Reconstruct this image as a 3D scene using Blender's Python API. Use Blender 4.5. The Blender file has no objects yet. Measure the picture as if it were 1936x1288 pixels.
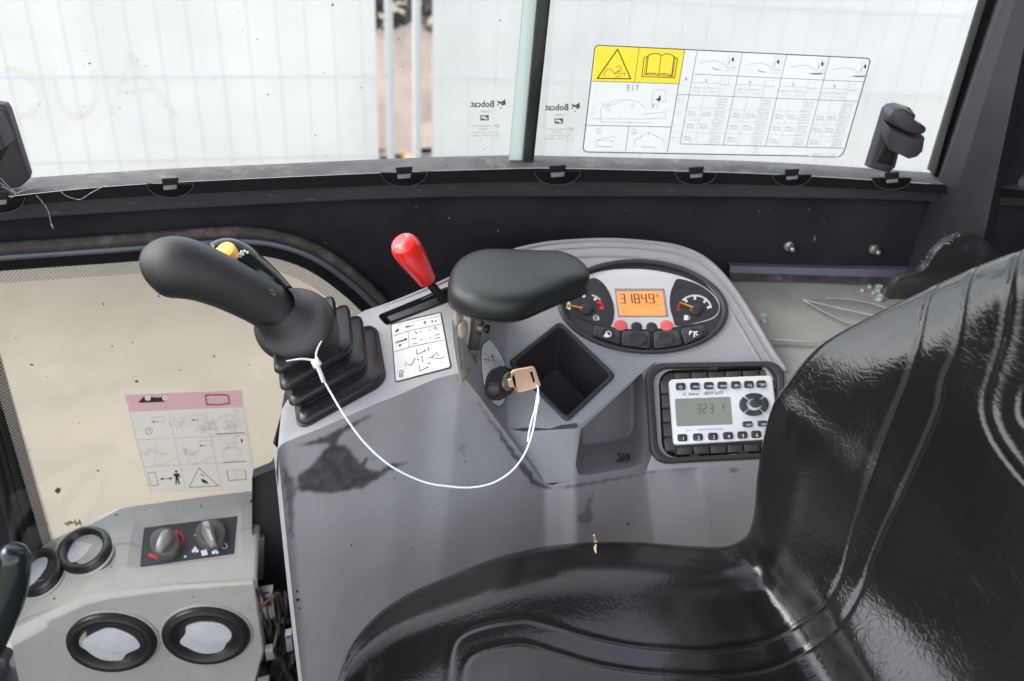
import bpy, bmesh, math, random
import numpy as np
from mathutils import Vector, Matrix, geometry, kdtree
from mathutils.bvhtree import BVHTree
random.seed(7); rng = np.random.default_rng(7)
S = bpy.context.scene; COL = S.collection
# ------------------------------------------------------------------ camera, sky, sun, exposure
FPX, CX, CY = 1600.0, 968.0, 644.0          # focal length and centre in pixels of the 1936 x 1288 photograph
def nz(v): return v/np.linalg.norm(v)
_d = nz(np.array([800-CX, 3500-CY, FPX]))   # straight down, in camera axes
_x = np.array([10600-CX, 325-CY, FPX]); _x = nz(_x-_d*_x.dot(_d))
RW = np.array([_x, np.cross(-_d, _x), -_d]) # rows: world X (rearwards), Y (to the right hand cab wall), Z
cam = bpy.data.cameras.new('camera'); co = bpy.data.objects.new('camera', cam); COL.objects.link(co)
cam.sensor_width = 36; cam.lens = FPX/1936*36; cam.clip_start = .02; cam.clip_end = 500
_m = RW @ np.diag([1, -1, -1]); co.matrix_world = Matrix(_m.tolist()).to_4x4()
cam.dof.use_dof = True; cam.dof.focus_distance = .98; cam.dof.aperture_fstop = 4.2
S.camera = co
W = bpy.data.worlds.new('World'); S.world = W; W.use_nodes = True
sky = W.node_tree.nodes.new('ShaderNodeTexSky'); sky.sky_type = 'NISHITA'; sky.sun_disc = False
sky.sun_elevation = math.radians(47); sky.sun_rotation = math.radians(283)
sky.air_density = .9; sky.dust_density = 1.5; sky.ozone_density = .6
bg = W.node_tree.nodes['Background']; bg.inputs['Strength'].default_value = .15
hs_ = W.node_tree.nodes.new('ShaderNodeHueSaturation'); hs_.inputs['Saturation'].default_value = .28   # overcast: pale cloud rather than blue
W.node_tree.links.new(sky.outputs[0], hs_.inputs['Color']); W.node_tree.links.new(hs_.outputs[0], bg.inputs[0])
sun = bpy.data.lights.new('sun', 'SUN'); sun.energy = .6; sun.angle = math.radians(34); sun.color = (1, .95, .88)
so = bpy.data.objects.new('sun', sun); COL.objects.link(so)
so.rotation_euler = Vector((.68, -.16, -.74)).to_track_quat('-Z', 'Y').to_euler()
S.view_settings.view_transform = 'Standard'; S.view_settings.look = 'None'
S.view_settings.exposure = 2.08; S.view_settings.gamma = 1
S.render.engine = 'CYCLES'
S.cycles.max_bounces = 10; S.cycles.transparent_max_bounces = 16; S.cycles.caustics_refractive = False; S.cycles.caustics_reflective = False
S.cycles.use_denoising = True
# ------------------------------------------------------------------ rays and planes (all distances in metres from the camera)
def ray(px, py): return RW @ np.array([px-CX, py-CY, FPX])
def UY(px, py, y): r = ray(px, py); return Vector(r*(y/r[1]))
def UZ(px, py, z): r = ray(px, py); return Vector(r*(z/r[2]))
def pix(p): c = RW.T @ np.array(p); return (CX+FPX*c[0]/c[2], CY+FPX*c[1]/c[2])
def wall(x): return 1.135-.22*(x-.22)**2          # the bowed right hand wall of the cab, in plan
def UW(px, py, off=0):
    y = 1.1
    for _ in range(12): p = UY(px, py, y); y = wall(p.x)+off
    return UY(px, py, y)
class Pl:
    def __init__(s, o, n):
        s.o = Vector(o); s.n = Vector(n).normalized()
        if s.n.dot(s.o) > 0: s.n = -s.n
    def __call__(s, px, py, h=0):
        r = Vector(ray(px, py)); o = s.o+s.n*h
        return r*(s.n.dot(o)/s.n.dot(r))
    @classmethod
    def three(c, a, b, d): a, b, d = Vector(a), Vector(b), Vector(d); return c(a, (b-a).cross(d-a))
def crop(x0, y0, s): return lambda x, y: (x0+x/s, y0+y/s)
def quad(c4):
    (a, b, c, d) = [Vector((p[0], p[1])) for p in c4]
    def f(u, v): p = (a*(1-u)+b*u)*(1-v)+(d*(1-u)+c*u)*v; return (p.x, p.y)
    return f
def rrect(c4, rx=.1, ry=.1, seg=6):
    f = quad(c4); out = []
    for cx, cy, a0 in ((1-rx, ry, -90), (1-rx, 1-ry, 0), (rx, 1-ry, 90), (rx, ry, 180)):
        for k in range(seg+1):
            a = math.radians(a0+90*k/seg); out.append(f(cx+rx*math.cos(a), cy+ry*math.sin(a)))
    return out
def ell(cx, cy, A, B, n=48): return [(cx+A[0]*math.cos(t)+B[0]*math.sin(t), cy+A[1]*math.cos(t)+B[1]*math.sin(t)) for t in [2*math.pi*k/n for k in range(n)]]
def catmull(P, m=8, closed=False):
    P = [np.array(p, float) for p in P]; n = len(P); out = []
    R = range(n) if closed else range(n-1)
    for i in R:
        if closed: a, b, c, d = P[i-1], P[i], P[(i+1) % n], P[(i+2) % n]
        else: a, b, c, d = P[max(i-1, 0)], P[i], P[i+1], P[min(i+2, n-1)]
        for k in range(m):
            t = k/m; out.append(.5*((2*b)+(c-a)*t+(2*a-5*b+4*c-d)*t*t+(3*b-a-3*c+d)*t**3))
    if not closed: out.append(P[-1])
    return out
def cat2(P, m=8, closed=False): return [tuple(p) for p in catmull(P, m, closed)]
# ------------------------------------------------------------------ materials
MATS = {}
def mat(name, col, rough=.5, metal=0, spec=.5, var=.0, vscale=12, bump=0, bscale=300, bevel=0, coat=0, dirt=0, dcol=(.3, .25, .2), dscale=9, emit=0, alpha=1, fleck=0, rvar=0):
    if name in MATS: return MATS[name]
    m = bpy.data.materials.new(name); m.use_nodes = True; MATS[name] = m
    N, L = m.node_tree.nodes, m.node_tree.links; b = N['Principled BSDF']
    b.inputs['Base Color'].default_value = (*col, 1); b.inputs['Roughness'].default_value = rough
    b.inputs['Metallic'].default_value = metal; b.inputs['Specular IOR Level'].default_value = spec
    b.inputs['Coat Weight'].default_value = coat; b.inputs['Coat Roughness'].default_value = .15
    tc = N.new('ShaderNodeTexCoord'); cur = None
    def noise(scale, detail=4, rgh=.6):
        t = N.new('ShaderNodeTexNoise'); t.inputs['Scale'].default_value = scale; t.inputs['Detail'].default_value = detail; t.inputs['Roughness'].default_value = rgh
        L.new(tc.outputs['Object'], t.inputs['Vector']); return t.outputs['Fac']
    def ramp(src, a, b_, c0=(0, 0, 0, 1), c1=(1, 1, 1, 1)):
        r = N.new('ShaderNodeValToRGB'); r.color_ramp.elements[0].position = a; r.color_ramp.elements[1].position = b_
        r.color_ramp.elements[0].color = c0; r.color_ramp.elements[1].color = c1; L.new(src, r.inputs[0]); return r.outputs[0]
    def mix(fac, a, b_):
        x = N.new('ShaderNodeMix'); x.data_type = 'RGBA'
        if hasattr(fac, 'links'): L.new(fac, x.inputs[0])
        else: x.inputs[0].default_value = fac
        for s, i in ((a, 6), (b_, 7)):
            if hasattr(s, 'links'): L.new(s, x.inputs[i])
            else: x.inputs[i].default_value = (*s[:3], 1)
        return x.outputs[2]
    cur = col
    if var:
        cur = mix(ramp(noise(vscale), .3, .7), tuple(c*(1-var) for c in col), tuple(min(1, c*(1+var)) for c in col))
    if dirt:
        a = ramp(noise(dscale, 8, .7), .52, .75); f = N.new('ShaderNodeMath'); f.operation = 'MULTIPLY'; f.inputs[1].default_value = dirt; L.new(a, f.inputs[0]); cur = mix(f.outputs[0], cur, dcol)
    if fleck:
        a = ramp(noise(420, 1, .5), .72, .75); f = N.new('ShaderNodeMath'); f.operation = 'MULTIPLY'; f.inputs[1].default_value = fleck; L.new(a, f.inputs[0]); cur = mix(f.outputs[0], cur, tuple(min(1, c*3+.12) for c in col))
    if hasattr(cur, 'links'): L.new(cur, b.inputs['Base Color'])
    if rvar:
        r = N.new('ShaderNodeMapRange'); r.inputs[3].default_value = max(.05, rough-rvar); r.inputs[4].default_value = min(1, rough+rvar); L.new(noise(14, 6), r.inputs[0]); L.new(r.outputs[0], b.inputs['Roughness'])
    nrm = None
    if bevel:
        v = N.new('ShaderNodeBevel'); v.samples = 6; v.inputs[0].default_value = bevel; nrm = v.outputs[0]
    if bump:
        u = N.new('ShaderNodeBump'); u.inputs['Strength'].default_value = bump; u.inputs['Distance'].default_value = .001; L.new(noise(bscale, 3), u.inputs['Height'])
        if nrm: L.new(nrm, u.inputs['Normal'])
        nrm = u.outputs[0]
    if nrm: L.new(nrm, b.inputs['Normal'])
    if emit: b.inputs['Emission Color'].default_value = (*col, 1); b.inputs['Emission Strength'].default_value = emit
    return m
def M(n): return MATS[n]
mat('console_grey', (.30, .296, .306), .5, var=.08, bump=.25, bscale=900, bevel=.010, dirt=.12, dcol=(.13, .125, .12), fleck=.15, rvar=.1)
mat('sill_black', (.005, .005, .006), .6, spec=.12, fleck=.1)
mat('heater_grey', (.42, .412, .385), .5, var=.07, bump=.2, bscale=900, bevel=.005, dirt=.35, dcol=(.2, .18, .15), dscale=22, fleck=.3)
mat('cluster_black', (.042, .043, .047), .38, bevel=.002, bump=.1, bscale=1200)
mat('dial_black', (.042, .044, .050), .45)
mat('dial_silver', (.72, .70, .72), .4)
mat('bezel_black', (.035, .034, .038), .45, bevel=.003, bump=.2, bscale=900, dirt=.3, dcol=(.12, .1, .09))
mat('tray_black', (.032, .032, .036), .45, bevel=.002, bump=.2, bscale=900, dirt=.25, dcol=(.06, .06, .06))  # black lifted in the base colour for veiling glare
mat('grip_rubber', (.015, .0145, .015), .40, var=.2, bump=.5, bscale=1400, bevel=.001, fleck=.15)
mat('boot_rubber', (.013, .013, .0145), .30, var=.2, bump=.2, bscale=700, bevel=.003, dirt=.4, dcol=(.07, .06, .05), dscale=30)
mat('arm_pad', (.011, .013, .0135), .40, bump=.35, bscale=1500, fleck=.06)
mat('red_plastic', (.8, .022, .018), .28, coat=.3, var=.06)
mat('vent_black', (.013, .013, .014), .4, bevel=.002, bump=.1, bscale=900, fleck=.1)
mat('steel_dark', (.12, .11, .10), .4, metal=.8, dirt=.5, dcol=(.05, .04, .035), bevel=.001)
mat('steel', (.5, .48, .46), .35, metal=.8, bevel=.001, var=.15, vscale=60)
mat('beige_rubber', (.42, .36, .29), .6, var=.15, vscale=60, bevel=.002)
mat('brass', (.86, .56, .40), .38, metal=.55, var=.08, vscale=90, bevel=.0008)
mat('white_plastic', (.82, .82, .82), .5)
mat('cable_white', (.82, .84, .86), .35)
mat('paper', (.60, .60, .59), .6, spec=.2)
mat('paper_dim', (.62, .61, .63), .5, var=.08, vscale=50)
mat('ink', (.02, .02, .02), .5); mat('ink_grey', (.28, .28, .28), .5); mat('ink_light', (.5, .5, .51), .5); mat('ink_green', (.10, .12, .11), .5)
mat('ink_brown', (.18, .09, .07), .5)
mat('yellow', (.95, .68, .02), .4); mat('pink', (.9, .52, .55), .4, var=.07, vscale=40); mat('ink_red', (.85, .05, .05), .4)
mat('white_print', (.85, .85, .85), .5); mat('orange_needle', (.95, .33, .03), .4)
mat('lamp_red', (.9, .16, .16), .4)
mat('lcd_orange', (.82, .34, .12), .35, var=.12, vscale=30, emit=.12); mat('lcd_green', (.25, .27, .23), .3)
mat('radio_face', (.78, .79, .81), .35, metal=.1)
mat('radio_body', (.045, .043, .041), .5, bevel=.002, dirt=.5, dcol=(.2, .17, .14), dscale=25)
mat('button_black', (.042, .042, .045), .35, bevel=.0015)
mat('felt', (.018, .017, .022), .85, spec=.25, var=.35, vscale=8, bump=.4, bscale=600, fleck=.05)  # base colour lifted and tinted purple to carry veiling glare
mat('black_paint', (.038, .034, .042), .42, var=.2, vscale=6, bevel=.003, dirt=.35, dcol=(.075, .065, .06), dscale=14, fleck=.12, rvar=.1)  # veiling glare is mixed into this base too
mat('black_gloss', (.010, .010, .012), .5, spec=.2, var=.2, bevel=.004, fleck=.1)
mat('ledge_grey', (.085, .082, .082), .7, var=.35, vscale=25, dirt=.7, dcol=(.26, .23, .205), dscale=40)
mat('gasket_brown', (.055, .048, .045), .8, var=.4, vscale=40, dirt=.8, dcol=(.19, .155, .13), dscale=40)
mat('gasket_ridge', (.10, .10, .12), .35, var=.15)
mat('gusset', (.02, .02, .022), .4, bevel=.002, dirt=.3, dcol=(.2, .2, .22), dscale=30)
mat('deck', (.31, .30, .275), .42, var=.2, vscale=9, dirt=.5, dcol=(.20, .175, .14), dscale=11, bump=.2, bscale=120)
mat('olive', (.11, .10, .075), .5, var=.2)
mat('mint', (.55, .68, .62), .15); mat('seal_dark', (.022, .03, .03), .25)
mat('tarp', (.64, .66, .66), .6, var=.07, vscale=1.7, bump=.0)
mat('fence_steel', (.53, .55, .56), .6)
mat('ground', (.25, .218, .168), .9, var=.12, vscale=1.3, dirt=.8, dcol=(.19, .17, .14), dscale=2.2)
mat('bank', (.33, .265, .235), .9, var=.15, vscale=3); mat('dark_leaf', (.11, .095, .09), .8, var=.4, vscale=9); mat('leaf_orange', (.45, .27, .16), .8, var=.3)
mat('straw', (.55, .42, .26), .7); mat('web', (.34, .33, .33), .7); mat('clutter', (.030, .023, .019), .9, var=.5, vscale=30); mat('copper', (.12, .055, .035), .6)
mat('crumb', (.46, .56, .53), .2); mat('cab_dark', (.03, .03, .032), .6); mat('tool_grey', (.50, .49, .48), .3, metal=.5, dirt=.4, dcol=(.14, .13, .12), dscale=60, bevel=.002)
mat('streak_film', (.38, .36, .37), .18)
mat('amber', (.95, .5, .1), .35); mat('gloss_black', (.012, .018, .022), .18)
# glass: thin sheet, Fresnel mix of clear and mirror
def glass(name, tint):
    m = bpy.data.materials.new(name); m.use_nodes = True; N, L = m.node_tree.nodes, m.node_tree.links; N.clear(); MATS[name] = m
    o = N.new('ShaderNodeOutputMaterial'); mx = N.new('ShaderNodeMixShader'); t = N.new('ShaderNodeBsdfTransparent'); g = N.new('ShaderNodeBsdfGlossy'); f = N.new('ShaderNodeFresnel')
    t.inputs[0].default_value = (*tint, 1); g.inputs['Roughness'].default_value = .02; f.inputs[0].default_value = 1.45
    L.new(f.outputs[0], mx.inputs[0]); L.new(t.outputs[0], mx.inputs[1]); L.new(g.outputs[0], mx.inputs[2]); L.new(mx.outputs[0], o.inputs[0]); return m
def film(name, col, clear, tr=.7):                    # thin backlit vinyl: part clear, part scattering light through
    m = bpy.data.materials.new(name); m.use_nodes = True; N, L = m.node_tree.nodes, m.node_tree.links; N.clear(); MATS[name] = m
    o = N.new('ShaderNodeOutputMaterial'); t = N.new('ShaderNodeBsdfTransparent'); d = N.new('ShaderNodeBsdfDiffuse'); r = N.new('ShaderNodeBsdfTranslucent'); a = N.new('ShaderNodeMixShader'); c = N.new('ShaderNodeMixShader')
    for n_ in (d, r, t): n_.inputs[0].default_value = (*col, 1)
    t.inputs[0].default_value = (*[min(1, .4+.6*x) for x in col], 1)
    a.inputs[0].default_value = tr; c.inputs[0].default_value = clear; L.new(d.outputs[0], a.inputs[1]); L.new(r.outputs[0], a.inputs[2]); L.new(a.outputs[0], c.inputs[1]); L.new(t.outputs[0], c.inputs[2]); L.new(c.outputs[0], o.inputs[0]); return m
def add_translucent(name, f):                  # sheeting that lets part of the light through
    m = MATS[name]; N, L = m.node_tree.nodes, m.node_tree.links; b = N['Principled BSDF']; o = N['Material Output']; t = N.new('ShaderNodeBsdfTranslucent'); x = N.new('ShaderNodeMixShader'); x.inputs[0].default_value = f
    s = b.inputs['Base Color']
    t.inputs[0].default_value = s.default_value
    if s.links: L.new(s.links[0].from_socket, t.inputs[0])
    L.new(b.outputs[0], x.inputs[1]); L.new(t.outputs[0], x.inputs[2]); L.new(x.outputs[0], o.inputs[0])
add_translucent('tarp', .5)
film('film_mint', (.53, .61, .58), .12); film('film_clear', (.95, .95, .95), .62); film('film_white', (.99, .985, 1), .5, .95); film('film_yellow', (.98, .74, .03), .15); film('film_pink', (.99, .56, .60), .5, .95)
glass('glass', (.95, .97, .96)); glass('lens', (.93, .93, .93))
def dots_mat(name, col, scale, thr):           # printed dot border of the lower pane
    m = bpy.data.materials.new(name); m.use_nodes = True; N, L = m.node_tree.nodes, m.node_tree.links; MATS[name] = m
    o = N['Material Output']; b = N['Principled BSDF']; b.inputs['Base Color'].default_value = (*col, 1)
    t = N.new('ShaderNodeBsdfTransparent'); mx = N.new('ShaderNodeMixShader'); tc = N.new('ShaderNodeTexCoord'); mp = N.new('ShaderNodeMapping'); mp.inputs['Rotation'].default_value = (0, math.radians(45), 0)
    v = N.new('ShaderNodeTexVoronoi'); v.inputs['Scale'].default_value = scale; v.inputs['Randomness'].default_value = 0
    c = N.new('ShaderNodeMath'); c.operation = 'LESS_THAN'; c.inputs[1].default_value = thr
    sx = N.new('ShaderNodeVectorMath'); sx.operation = 'MULTIPLY'; sx.inputs[1].default_value = (1, 0, 1)
    L.new(tc.outputs['Object'], sx.inputs[0]); L.new(sx.outputs[0], mp.inputs[0]); L.new(mp.outputs[0], v.inputs['Vector']); L.new(v.outputs['Distance'], c.inputs[0]); L.new(c.outputs[0], mx.inputs[0])
    L.new(t.outputs[0], mx.inputs[1]); L.new(b.outputs[0], mx.inputs[2]); L.new(mx.outputs[0], o.inputs[0]); return m
dots_mat('frit', (.30, .27, .24), 300, .40)
# leather
def leather():
    m = bpy.data.materials.new('leather'); m.use_nodes = True; MATS['leather'] = m; N, L = m.node_tree.nodes, m.node_tree.links; b = N['Principled BSDF']
    b.inputs['Base Color'].default_value = (.0085, .0078, .0085, 1); b.inputs['Specular IOR Level'].default_value = .5
    tc = N.new('ShaderNodeTexCoord')
    mp = N.new('ShaderNodeMapping'); mp.inputs['Scale'].default_value = (1, .55, 1); mp.inputs['Rotation'].default_value = (.3, .4, .5); L.new(tc.outputs['Object'], mp.inputs[0])
    n1 = N.new('ShaderNodeTexNoise'); n1.inputs['Scale'].default_value = 38; n1.inputs['Detail'].default_value = 3; L.new(tc.outputs['Object'], n1.inputs['Vector'])
    ad = N.new('ShaderNodeMix'); ad.data_type = 'VECTOR'; ad.inputs[0].default_value = .03; L.new(mp.outputs[0], ad.inputs[4]); L.new(n1.outputs['Color'], ad.inputs[5])
    v = N.new('ShaderNodeTexVoronoi'); v.feature = 'DISTANCE_TO_EDGE'; v.inputs['Scale'].default_value = 150; L.new(ad.outputs[1], v.inputs['Vector'])
    r = N.new('ShaderNodeMapRange'); r.inputs[1].default_value = 0; r.inputs[2].default_value = .18; L.new(v.outputs['Distance'], r.inputs[0])
    n2 = N.new('ShaderNodeTexNoise'); n2.inputs['Scale'].default_value = 420; n2.inputs['Detail'].default_value = 3; L.new(mp.outputs[0], n2.inputs['Vector'])
    n3 = N.new('ShaderNodeTexNoise'); n3.inputs['Scale'].default_value = 60; n3.inputs['Detail'].default_value = 4; n3.inputs['Distortion'].default_value = 1.5; L.new(mp.outputs[0], n3.inputs['Vector'])
    a1 = N.new('ShaderNodeMath'); a1.operation = 'MULTIPLY_ADD'; a1.inputs[1].default_value = .8; L.new(n2.outputs['Fac'], a1.inputs[0]); L.new(r.outputs[0], a1.inputs[2])
    a2 = N.new('ShaderNodeMath'); a2.operation = 'MULTIPLY_ADD'; a2.inputs[1].default_value = .9; L.new(n3.outputs['Fac'], a2.inputs[0]); L.new(a1.outputs[0], a2.inputs[2])
    bu = N.new('ShaderNodeBump'); bu.inputs['Strength'].default_value = .11; bu.inputs['Distance'].default_value = .0005; L.new(a2.outputs[0], bu.inputs['Height']); L.new(bu.outputs[0], b.inputs['Normal'])
    n4 = N.new('ShaderNodeTexNoise'); n4.inputs['Scale'].default_value = 7; n4.inputs['Detail'].default_value = 6; L.new(tc.outputs['Object'], n4.inputs['Vector'])
    rr = N.new('ShaderNodeMapRange'); rr.inputs[1].default_value = .3; rr.inputs[2].default_value = .7; rr.inputs[3].default_value = .11; rr.inputs[4].default_value = .22; L.new(n4.outputs['Fac'], rr.inputs[0]); L.new(rr.outputs[0], b.inputs['Roughness'])
leather()
# ------------------------------------------------------------------ mesh building
def root_loc(o):
    v = Vector((0, 0, 0))
    while o: v += o.location; o = o.parent
    return v
def tag(o, label=None, cat=None, group=None, kind=None):
    for k, v in (('label', label), ('category', cat), ('group', group), ('kind', kind)):
        if v: o[k] = v
    return o
def thing(name, label, cat, loc, group=None):
    o = bpy.data.objects.new(name, None); COL.objects.link(o); o.location = loc; o.empty_display_size = .02
    return tag(o, label, cat, group)
class MB:
    def __init__(s): s.v = []; s.f = []
    def face(s, pts): i = len(s.v); s.v += [Vector(p) for p in pts]; s.f.append(list(range(i, i+len(pts)))); return s
    def loft(s, rings, closed=True, cap0=False, cap1=False):
        i = len(s.v); n = len(rings[0])
        for r in rings: s.v += [Vector(p) for p in r]
        for k in range(len(rings)-1):
            for j in range(n if closed else n-1):
                a = i+k*n+j; b = i+k*n+(j+1) % n; s.f.append([a, b, b+n, a+n])
        if cap0: s.f.append([i+j for j in range(n)][::-1])
        if cap1: s.f.append([i+(len(rings)-1)*n+j for j in range(n)])
        return s
    def tube(s, P, r, n=10, cap=True, flat=None):
        P = [Vector(p) for p in P]; rs = r if hasattr(r, '__len__') else [r]*len(P); rings = []; t0 = (P[1]-P[0]).normalized()
        u = t0.orthogonal().normalized() if flat is None else (Vector(flat)-t0*t0.dot(Vector(flat))).normalized()
        for k, p in enumerate(P):
            t = (P[min(k+1, len(P)-1)]-P[max(k-1, 0)]).normalized(); u = (u-t*u.dot(t)).normalized(); w = t.cross(u)
            ra = rs[k] if hasattr(rs[k], '__len__') else (rs[k], rs[k])
            rings.append([p+u*ra[0]*math.cos(a)+w*ra[1]*math.sin(a) for a in [2*math.pi*j/n for j in range(n)]])
        return s.loft(rings, True, cap, cap)
    def prism(s, ring, off, ch=0, cap0=False):     # ring extruded by off, with a chamfer ch at the far end
        ring = [Vector(p) for p in ring]; off = Vector(off); c = sum(ring, Vector())/len(ring); d = off.normalized(); L = off.length
        if ch:
            mr = sum((p-c).length for p in ring)/len(ring); k = 1-ch/mr
            rings = [ring, [p+d*(L-ch) for p in ring], [p+d*(L-ch*.3) + (c-p)*(1-k)*.3 for p in ring], [c+off+(p-c)*k for p in ring]]
        else: rings = [ring, [p+off for p in ring]]
        return s.loft(rings, True, cap0, True)
    def box(s, c, sx, sy, sz, R=None):
        c = Vector(c); X = Vector((sx/2, 0, 0)); Y = Vector((0, sy/2, 0)); Z = Vector((0, 0, sz/2))
        if R: X, Y, Z = R @ X, R @ Y, R @ Z
        return s.loft([[c-X-Y-Z, c+X-Y-Z, c+X+Y-Z, c-X+Y-Z], [c-X-Y+Z, c+X-Y+Z, c+X+Y+Z, c-X+Y+Z]], True, True, True)
    def tess(s, outer, holes, fn, maxl=0):         # flat polygon with holes given in photo pixels; fn maps to 3D
        loops = [[Vector((p[0], p[1], 0)) for p in L] for L in [outer]+holes]; flat = [p for L in loops for p in L]
        tris = [tuple(t) for t in geometry.tessellate_polygon(loops)]
        if maxl:                                   # split so that the sheet can follow a curved surface
            mid = {}; todo = tris; tris = []
            while todo:
                t = todo.pop(); e = [((flat[t[k]]-flat[t[(k+1) % 3]]).length, k) for k in range(3)]; l, k = max(e)
                if l <= maxl: tris.append(t); continue
                a, b, c = t[k], t[(k+1) % 3], t[(k+2) % 3]; key = (min(a, b), max(a, b))
                if key not in mid: flat.append((flat[a]+flat[b])/2); mid[key] = len(flat)-1
                m = mid[key]; todo += [(a, m, c), (m, b, c)]
        i = len(s.v); s.v += [Vector(fn(p.x, p.y)) for p in flat]
        for t in tris: s.f.append([i+k for k in t])
        return s
    def build(s, name, m, parent=None, sharp=35, loc=None, merge=0, label=None, flip=True):
        me = bpy.data.meshes.new(name); o = bpy.data.objects.new(name, me); COL.objects.link(o)
        L = root_loc(parent) if parent else Vector(loc or (0, 0, 0))
        me.from_pydata([p-L for p in s.v], [], s.f)
        bm = bmesh.new(); bm.from_mesh(me)
        if merge: bmesh.ops.remove_doubles(bm, verts=bm.verts, dist=merge)
        if flip: bmesh.ops.recalc_face_normals(bm, faces=bm.faces)
        bm.to_mesh(me); bm.free()
        me.materials.append(MATS[m] if isinstance(m, str) else m); me.shade_smooth()
        if sharp: me.set_sharp_from_angle(angle=math.radians(sharp))
        if parent: o.parent = parent
        else: o.location = L
        if label: o['label'] = label
        return o
_tc = {}
def text_geo(t):
    if t not in _tc:
        c = bpy.data.curves.new('t', 'FONT'); c.body = t; c.resolution_u = 2; o = bpy.data.objects.new('t', c); me = o.to_mesh()
        _tc[t] = ([tuple(v.co[:2]) for v in me.vertices], [list(p.vertices) for p in me.polygons]); o.to_mesh_clear(); bpy.data.objects.remove(o); bpy.data.curves.remove(c)
    return _tc[t]
class Pr:            # flat print on a surface: shapes drawn with a mapping fn(x, y, h) into 3D, one mesh per colour
    def __init__(s, fn, pre=lambda x, y: (x, y), h=.0003, maxl=0): s.fn = fn; s.pre = pre; s.h = h; s.b = {}; s.k = 0; s.maxl = maxl
    def P(s, x, y):
        a = s.pre(x, y); return s.fn(a[0], a[1], s.h+s.k*.00003)
    def mb(s, c): s.k = (s.k+1) % 9; return s.b.setdefault(c, MB())
    def poly(s, c, pts, holes=()):
        s.mb(c).tess(pts, list(holes), lambda x, y: s.P(x, y), s.maxl); return s
    def line(s, c, pts, w=3, closed=False):
        mb = s.mb(c); P = [Vector((p[0], p[1])) for p in pts]
        if closed: P = P+[P[0]]
        if s.maxl:
            P = [a.lerp(b, k/n) for a, b in zip(P[:-1], P[1:]) for n in [int((b-a).length/s.maxl)+1] for k in range(n)]+[P[-1]]
        for a, b in zip(P[:-1], P[1:]):
            d = b-a
            if d.length < 1e-6: continue
            d.normalize(); q = Vector((-d.y, d.x))*w/2; e = d*w*.3
            mb.face([s.P(*(a-e-q)), s.P(*(b+e-q)), s.P(*(b+e+q)), s.P(*(a-e+q))])
        return s
    def circ(s, c, x, y, r, w=2, n=20, ry=None): return s.line(c, [(x+r*math.cos(2*math.pi*k/n), y+(ry or r)*math.sin(2*math.pi*k/n)) for k in range(n)], w, True)
    def disc(s, c, x, y, r, n=20, ry=None): return s.poly(c, [(x+r*math.cos(2*math.pi*k/n), y+(ry or r)*math.sin(2*math.pi*k/n)) for k in range(n)])
    def text(s, c, t, x, y, size, ex=(1, 0), ey=(0, -1)):
        V, F = text_geo(t); mb = s.mb(c); i = len(mb.v)
        for a, b in V: mb.v.append(s.P(x+size*(a*ex[0]+b*ey[0]), y+size*(a*ex[1]+b*ey[1])))
        for f in F: mb.f.append([i+k for k in f])
        return s
    def bold(s, c, t, x, y, size, ex=(1, 0), ey=(0, -1)):
        for dx, dy in ((0, 0), (.02, 0), (-.02, 0), (0, .02), (0, -.02)): s.text(c, t, x+dx*size, y+dy*size, size, ex, ey)
        return s
    def build(s, parent, names={}):
        for c, mb in s.b.items():
            if mb.f:
                o = mb.build(names.get(c, 'printed_marks'), c, parent, sharp=0, flip=False)
                if 'speck' in o.name or 'lettering' in o.name or 'scuff' in o.name or 'scratch' in o.name: o['kind'] = 'stuff'
SEG = {'0': 'abcdef', '1': 'bc', '2': 'abged', '3': 'abgcd', '4': 'fgbc', '5': 'afgcd', '6': 'afgedc', '7': 'abc', '8': 'abcdefg', '9': 'abcdfg', 'F': 'afge', 'H': 'fbgec'}
def digit(pr, c, ch, x, y, w, h, t):
    k = {'a': ((0, 0), (w, 0)), 'b': ((w, 0), (w, h/2)), 'c': ((w, h/2), (w, h)), 'd': ((0, h), (w, h)), 'e': ((0, h/2), (0, h)), 'f': ((0, 0), (0, h/2)), 'g': ((0, h/2), (w, h/2))}
    for sname in SEG[ch]: a, b = k[sname]; pr.line(c, [(x+a[0], y+a[1]), (x+b[0], y+b[1])], t)
def rings_on(pl, e, prof):          # concentric rings of a pixel ellipse e=(cx,cy,A,B) on plane pl: prof = [(scale, height)]
    cx, cy, A, B = e; base = [pl(*p) for p in ell(cx, cy, A, B)]; c = pl(cx, cy)
    return [[c+(p-c)*k+pl.n*h for p in base] for k, h in prof]
exec_parts = []
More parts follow.
